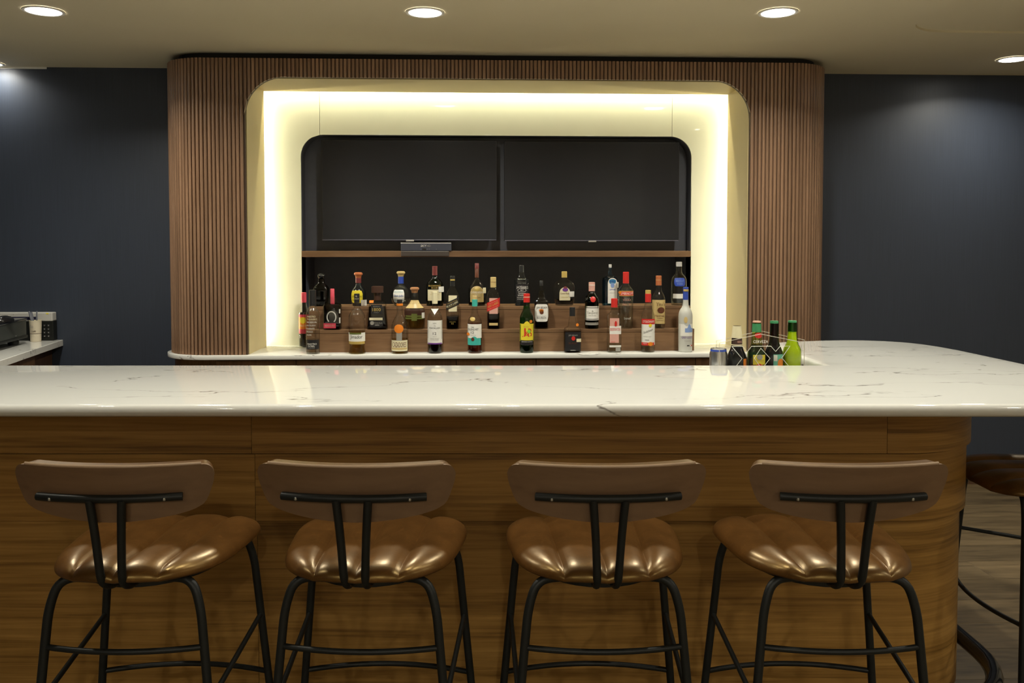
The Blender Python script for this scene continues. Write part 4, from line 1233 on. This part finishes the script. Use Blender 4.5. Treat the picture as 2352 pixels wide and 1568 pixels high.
b = B('T', 0.011, 'whisky bottle with tan crest label and dark maroon cap', 775,
      [(370, 28), (400, 32), (440, 70), (480, 100), (530, 122), (600, 126), (700, 116), (775, 126)], glass='g_clear')
b.liquid(660, 'l_damber'); b.cap(165, 245, 30, 'p_maroon'); b.cap(242, 372, 28, 'p_brown', 'neck_sleeve')
o = b.label(-96, 96, 490, 720, 'p_tan', 'arch', texts=[('CHIVAS REGAL', 0, 580, 180, 30, 'p_white'), ('12', -8, 618, 34, 26, 'p_white'), ('AGED YEARS', 0, 655, 100, 14, 'p_brown')]); b.label(85, 130, 515, 595, 'p_cream', off=0.003, name='tag')
b.mark(0, 535, 40, 'p_gold', 28, name='crest', parent=o)
b = B('T', 0.282, 'square black whiskey bottle with black and white label', 780,
      [(300, 36), (350, 46), (385, 64), (405, 98), (430, 101), (780, 96)], n=6.0, dep=0.9, glass='g_black')
b.cap(200, 305, 34, 'p_blk')
o = b.label(-92, 92, 470, 715, 'p_ink', texts=[('JACK', -42, 515, 70, 36, 'p_white', -8), ("DANIEL'S", 40, 515, 95, 36, 'p_white', 8), ('OLD', 0, 545, 40, 10, 'p_paper'), ('No.7', 0, 558, 44, 20, 'p_white'),
         ('Tennessee', 0, 600, 110, 22, 'p_white'), ('WHISKEY', 0, 630, 120, 24, 'p_white'), ('SOUR MASH', 0, 660, 140, 16, 'p_paper'), ('LYNCHBURG', 0, 685, 130, 14, 'p_paper')])
el = [(62 * math.cos(math.radians(a)), 556 + 26 * math.sin(math.radians(a))) for a in range(0, 360, 15)]
MB().tube([(u * b.k, b.front(u * b.k, b.zz(y_), 0.0014), b.zz(y_)) for u, y_ in el], 0.0009, 5, closed=True).build('label_ring', M['p_white'], o)
b.write([('OLD TIME', 0, 455, 110, 10, 'p_grey')], b.t, 0.0008)
b = B('T', 0.542, 'wide faceted clear bottle with gold label, purple crown and gold cap', 775,
      [(370, 36), (395, 46), (430, 112), (460, 145), (520, 168), (600, 166), (690, 146), (775, 128)], n=2.6, dep=0.55)
b.liquid(690, 'l_damber'); b.cap(285, 372, 40, 'p_gold')
o = b.label(-78, 78, 510, 700, 'p_cream', 'arch', texts=[('Crown Royal', 0, 602, 130, 34, 'p_brown'), ('CANADIAN WHISKY', 0, 655, 100, 12, 'p_gold')])
b.mark(5, 545, 42, 'p_purple', 26, name='crown_badge', parent=o); b.mark(5, 515, 26, 'p_maroon', 18, name='crown_top', parent=o); b.label(62, 136, 570, 648, 'p_white', off=0.004, name='tag')
b = B('T', 0.822, 'square blue gin bottle with arched white label and silver cap', 782,
      [(235, 22), (330, 26), (355, 44), (385, 100), (420, 108), (782, 112)], n=6.0, dep=0.8, glass='g_blue')
b.liquid(420, 'l_clear'); b.cap(190, 238, 21, 'p_silver')
o = b.label(-46, 92, 385, 752, 'p_white', 'arch', texts=[('BOMBAY', 22, 435, 80, 24, 'p_blue'), ('SAPPHIRE', 22, 552, 85, 22, 'p_blue'), ('LONDON DRY GIN', 22, 600, 80, 10, 'p_grey')]); b.mark(22, 490, 28, 'p_lblue', 36, name='crest', parent=o)
b.label(70, 112, 445, 525, 'p_paper', off=0.004, name='tag')
b = B('T', 1.245, 'clear vodka bottle with blue lettering and silver cap, right end of the back row', 782,
      [(220, 40), (310, 40), (335, 62), (370, 92), (410, 108), (460, 112), (782, 112)])
b.liquid(640, 'l_clear'); b.cap(155, 222, 43, 'p_silver')
b.label(-85, 70, 385, 505, 'p_blue', 'round', texts=[('ABSOLUT', -8, 430, 120, 34, 'p_lblue'), ('VODKA', -8, 470, 90, 28, 'p_lblue')]); b.label(-98, 60, 615, 682, 'p_white', name='label_strip')

# ------------------------------------------------------------------ beers, can and acrylic caddy behind the bar
LZ, BK, BY = 0.9855, 0.0001705, 3.345
GB = 'beer bottles in the acrylic caddy'
def beer(x, label, top, prof, glass, zt):
    base = top + (zt - LZ) / BK
    return Bottle('beer_bottle', label, x, BY, LZ, BK, base, prof + [(base, prof[-1][1])], glass=glass, group=GB)
b = beer(1.020, 'dark beer bottle with gold foil neck in the acrylic caddy', 270, [(270, 88), (540, 115), (690, 122), (760, 128), (860, 170), (940, 205), (1010, 212)], 'g_brown', 1.210)
b.liquid(720, 'l_black'); b.band(272, 545, 'p_cream', 'neck_foil', 0.0012); b.label(-116, 116, 570, 690, 'p_dbrown', name='neck_label', texts=[('REINA', 35, 628, 110, 45, 'p_salmon')]); b.band(690, 715, 'p_cream', 'neck_ring')
b.label(100, 205, 1010, 1300, 'p_orange', name='label')
b = beer(1.098, 'green beer bottle with red neck badge and yellow label in the acrylic caddy', 160, [(160, 88), (220, 92), (400, 100), (540, 112), (690, 125), (760, 150), (850, 195), (930, 205)], 'g_lime', 1.228)
b.liquid(700, 'g_dgreen'); b.cap(158, 190, 92, 'p_salmon', 'crown_cap'); b.band(215, 405, 'p_green', 'neck_foil', 0.001); b.mark(10, 480, 90, 'p_red', 62, name='neck_badge', off=0.0025)
o = b.label(-130, 160, 915, 1140, 'p_yellow', texts=[('DOS EQUIS', 10, 1045, 220, 45, 'p_gold')]); b.mark(10, 965, 70, 'p_grey', 60, name='crest', parent=o); b.label(-160, 165, 1110, 1300, 'p_red', 'hump', 45, off=0.0012, name='label_foot')
b = beer(1.167, 'brown beer bottle with green label in the acrylic caddy', 165, [(165, 92), (230, 92), (400, 96), (600, 104), (720, 130), (800, 170), (880, 200), (950, 205)], 'g_brown', 1.228)
b.liquid(640, 'l_black'); b.cap(162, 215, 95, 'p_green', 'crown_cap'); o = b.label(-75, 165, 910, 1300, 'p_mint'); b.label(-68, 10, 925, 1060, 'p_paper', off=0.0012, name='tag', parent=o)
b.label(20, 170, 1010, 1300, 'p_orange', 'arch', off=0.0016, name='label_badge', parent=o)
b = beer(1.239, 'pale green beer bottle full of yellow beer in the acrylic caddy, at its right end', 150, [(150, 90), (230, 96), (390, 104), (540, 116), (680, 135), (760, 180), (850, 206), (930, 210)], 'g_lime', 1.229)
b.liquid(405, 'l_lime'); b.cap(148, 190, 96, 'p_green', 'crown_cap'); b.band(190, 395, 'g_green', 'neck_glass', 0.0008)
can = empty('drink_can', (0.945, 3.335, LZ))
tag(can, 'silver drink can with a blue rim beside the beer bottles', 'can')
MB().lathe([(0.026, 0), (0.033, 0.008), (0.034, 0.012), (0.034, 0.118), (0.0305, 0.128), (0.0295, 0.134)], 36).build('can_body', M['silver'], can, smooth=50)
MB().lathe([(0.0312, 0.1270), (0.0302, 0.1345)], 36, close_top=False, close_bot=False).build('rim_band', M['p_blue'], can, smooth=50)
MB().lathe([(0.0298, 0.134), (0.0303, 0.1375), (0.0285, 0.1378), (0.0275, 0.1345), (0.001, 0.1345)], 36, close_bot=False).build('lid', M['silver'], can, smooth=50)

cad = empty('acrylic_caddy', (1.09, 3.35, LZ))
tag(cad, 'clear acrylic bottle caddy with etched lines and the word CERVEZA', 'bottle holder')
co2 = -Vector((1.09, 3.35, LZ))
def cp(px, py, Yp):       # caddy front drawing units to metres
    s_ = Yp / 3.40
    return (1.132 * s_ + (px - 1747) * 0.001754 * s_, Yp, 1.52 - (1.52 - 1.173) * s_ - (py - 766) * 0.00173 * s_)
for Yp, ol in ((3.275, [(1653, 787), (1747, 767), (1841, 786)]), (3.425, [(1646, 782), (1747, 760), (1848, 781)])):
    p3 = [cp(*p, Yp) for p in ol]
    bl, br = (p3[0][0], Yp, LZ + 0.004), (p3[2][0], Yp, LZ + 0.004)
    MB().prism([(bl[0], bl[2]), (p3[0][0], p3[0][2]), (p3[1][0], p3[1][2]), (p3[2][0], p3[2][2]), (br[0], br[2])], Yp - 0.0015, Yp + 0.0015, 'y').build('acrylic_sheet', M['acrylic'], cad, co2)
    MB().tube([bl] + p3 + [br], 0.0012, 6).build('sheet_edge', M['acedge'], cad, co2)
xa = cp(1653, 787, 3.275)[0]
MB().box(xa, cp(1841, 786, 3.275)[0], 3.275, 3.425, LZ, LZ + 0.004).build('tray', M['acrylic'], cad, co2)
def crop(x, y): return (1630 + x / 9.8, 720 + y / 9.8)
for line in ([(505, 735), (735, 1010), (600, 1190)], [(505, 735), (745, 735), (850, 860), (945, 735), (1380, 735), (1490, 855), (1590, 735), (1810, 735), (1630, 1000), (1790, 1190)],
             [(1010, 1005), (1155, 780), (1365, 1010), (1230, 1190)], [(1010, 1005), (1140, 1190)]):
    MB().tube([cp(*crop(*p), 3.272) for p in line], 0.0011, 6).build('etched_line', M['etch'], cad, co2)
v, f = text_mesh('CERVEZA')
c0 = cp(*crop(1150, 632), 3.2725)
MB().add([(c0[0] + p[0] * 0.0575, 3.2725, c0[2] + p[1] * 0.0105) for p in v], f).build('lettering', M['p_white'], cad, co2)

# ------------------------------------------------------------------ side counter at the left with its things
SZc = 0.940
edge = [(-2.556, 5.5), (-2.407, 4.50), (-2.343, 4.02), (-2.30, 3.7)]
bm = bmesh.new()
vv = [bm.verts.new((p[0], p[1], SZc - 0.038)) for p in [(RX0, 5.5), (RX0, 3.7)] + edge[::-1]]
fc = bm.faces.new(vv)
ex = bmesh.ops.extrude_face_region(bm, geom=[fc])
bmesh.ops.translate(bm, verts=[v for v in ex['geom'] if isinstance(v, bmesh.types.BMVert)], vec=(0, 0, 0.038))
bmesh.ops.recalc_face_normals(bm, faces=list(bm.faces))
bmesh.ops.bevel(bm, geom=list(bm.edges), offset=0.002, segments=1, affect='EDGES')
tag(MB().bm(bm).build('side_counter', M['quartz']), 'white side counter against the navy wall at the left edge', 'counter')
sc_ = empty('side_cabinet', (-2.8, 4.6, FLOOR))
tag(sc_, 'dark brown wood cabinet under the white side counter', 'cabinet')
so = -Vector((-2.8, 4.6, FLOOR))
ce = [(-2.62, 5.49), (-2.49, 4.52), (-2.42, 3.78)]
MB().prism([(RX0 + 0.01, 5.49), (RX0 + 0.01, 3.78)] + ce[::-1], FLOOR, SZc - 0.0385).build('body', M['cabinetdark'], sc_, so)
for (a, b_) in ((0.36, 0.62), (0.625, 0.99)):
    p0 = Vector(ce[0]).lerp(Vector(ce[1]), a); p1 = Vector(ce[0]).lerp(Vector(ce[1]), b_)
    d = (p1 - p0).normalized(); nrm = Vector((-d.y, d.x))
    MB().prism([tuple(p0 + nrm * 0.001), tuple(p1 + nrm * 0.001), tuple(p1 + nrm * 0.02), tuple(p0 + nrm * 0.02)], FLOOR + 0.1, SZc - 0.05).build('door', M['doorwood'], sc_, so)

dr = empty('cash_drawer', (-2.78, 5.05, SZc), math.radians(7))
tag(dr, 'dark grey metal cash drawer on feet on the side counter', 'cash drawer')
MB().bbox(-0.17, 0.135, -0.36, 0.235, 0.040, 0.150, 0.005).build('case', mat_plain('dark grey green metal', (0.035, 0.04, 0.036), 0.45, noise=0.1), dr)
MB().bbox(-0.168, 0.141, -0.362, 0.237, 0.036, 0.052, 0.003).build('bottom_lip', M['black'], dr)
MB().bbox(-0.172, 0.138, -0.362, 0.237, 0.140, 0.152, 0.003).build('top_cover', M['blackgloss'], dr)
for xx, yy in ((0.095, 0.14), (0.095, -0.28), (-0.12, 0.14), (-0.12, -0.28)):
    MB().lathe([(0.022, 0.0005), (0.030, 0.006), (0.031, 0.022), (0.026, 0.037)], 20, c=(xx, yy, 0)).build('foot', M['black'], dr, smooth=50)
MB().lathe([(0.006, 0), (0.006, 0.004)], 12, c=(0.139, 0.06, 0.060)).build('lock', M['silver'], dr)
ms = empty('computer_mouse', (-2.655, 5.02, SZc + 0.1525), math.radians(-20))
tag(ms, 'glossy black computer mouse on the cash drawer', 'mouse')
pr = [(0.034 * math.cos(math.radians(a)), 0.036 * math.sin(math.radians(a))) for a in range(0, 90, 9)]
MB().lathe(pr + [(0.001, 0.036)], 28, 2.4, 1.75).build('shell', M['blackgloss'], ms, smooth=60)
MB().bbox(-0.004, 0.004, 0.022, 0.044, 0.026, 0.036, 0.003).build('wheel', M['p_grey'], ms)
cup = empty('paper_cup', (-2.672, 5.400, SZc + 0.0005))
tag(cup, 'cream paper cup with dark print holding grey pens', 'cup')
MB().lathe([(0.0295, 0), (0.0345, 0.128), (0.0330, 0.128), (0.0285, 0.004)], 36, close_top=True, close_bot=True).build('wall', mat_plain('cream paper', (0.62, 0.55, 0.42), 0.6, noise=0.04), cup, smooth=50)
MB().tube([(0.0342 * math.cos(a), 0.0342 * math.sin(a), 0.128) for a in [2 * math.pi * i / 32 for i in range(32)]], 0.0016, 6, closed=True).build('rim', M['p_cream'], cup, smooth=60)
MB().lathe([(0.0318, 0.048), (0.0319, 0.0505)], 36, close_top=False, close_bot=False).build('stripe', M['p_dbrown'], cup, smooth=50)
for (body, xx, zz_, wd, ht) in (('Rio', -0.008, 0.095, 0.022, 0.020), ('CAFE', 0.004, 0.064, 0.026, 0.010)):
    v, f = text_mesh(body)
    MB().add([(xx + p[0] * wd, -math.sqrt(0.0348 ** 2 - min(0.033, abs(xx + p[0] * wd)) ** 2), zz_ + p[1] * ht) for p in v], f).build('lettering', M['p_grey' if body == 'Rio' else 'p_dbrown'], cup)
GP = 'pens in the paper cup'
M['pengrey'] = mat_plain('grey blue plastic', (0.16, 0.17, 0.21), 0.4, noise=0.1)
for dx_, dy_, lx, r_, ht, lb in ((0.011, 0.004, -0.036, 0.0062, 0.178, 'thick grey pen leaning left in the paper cup'), (0.0, 0.012, -0.022, 0.0075, 0.174, 'thick dark grey pen in the middle of the paper cup'),
                             (0.006, -0.004, 0.004, 0.0042, 0.180, 'thin upright grey pen in the paper cup')):
    p = empty('pen', (-2.672 + dx_, 5.400 + dy_, SZc + 0.006))
    tag(p, lb, 'pen', GP)
    MB().tube([(0, 0, 0), (lx, 0, ht * 0.7)], r_, 10).build('barrel', M['pengrey'], p, smooth=50)
    MB().tube([(lx, 0, ht * 0.7), (lx * 1.4, 0, ht)], [r_ * 1.1, r_ * 0.9], 10).build('cap', M['pengrey'], p, smooth=50)
kp = empty('control_box', (-2.78, 5.465, SZc))
tag(kp, 'black keypad device with a white top strip standing against the navy wall', 'keypad')
ko = -Vector((-2.78, 5.465, SZc))
MB().bbox(-3.02, -2.588, 5.446, 5.496, SZc + 0.0005, 1.062, 0.003).build('case', M['black'], kp, ko)
MB().bbox(-3.02, -2.590, 5.441, 5.496, 1.060, 1.114, 0.006).build('top_strip', mat_plain('pale grey plastic', (0.50, 0.49, 0.46), 0.5, noise=0.04), kp, ko)
MB().box(-2.835, -2.688, 5.4395, 5.4415, 1.069, 1.088).build('display_window', mat_plain('dark blue display', (0.02, 0.02, 0.05), 0.2, noise=0.05), kp, ko)
for i in range(4):
    for j in range(3):
        MB().bbox(-2.672 + j * 0.024, -2.656 + j * 0.024, 5.4425, 5.447, 0.962 + i * 0.022, 0.974 + i * 0.022, 0.002).build('key', M['bezel'], kp, ko)
        flat_text(str((3 - i) * 3 + j + 1) if i else '*0#'[j], -2.664 + j * 0.024, 5.4420, 0.968 + i * 0.022, 0.005, 0.007, M['p_paper'], kp, ko)
flat_text('8', -2.824, 5.4405, 1.101, 0.007, 0.008, M['p_grey'], kp, ko)
MB().box(-2.628, -2.612, 5.4395, 5.4415, 1.104, 1.110).build('indicator', M['p_yellow'], kp, ko)
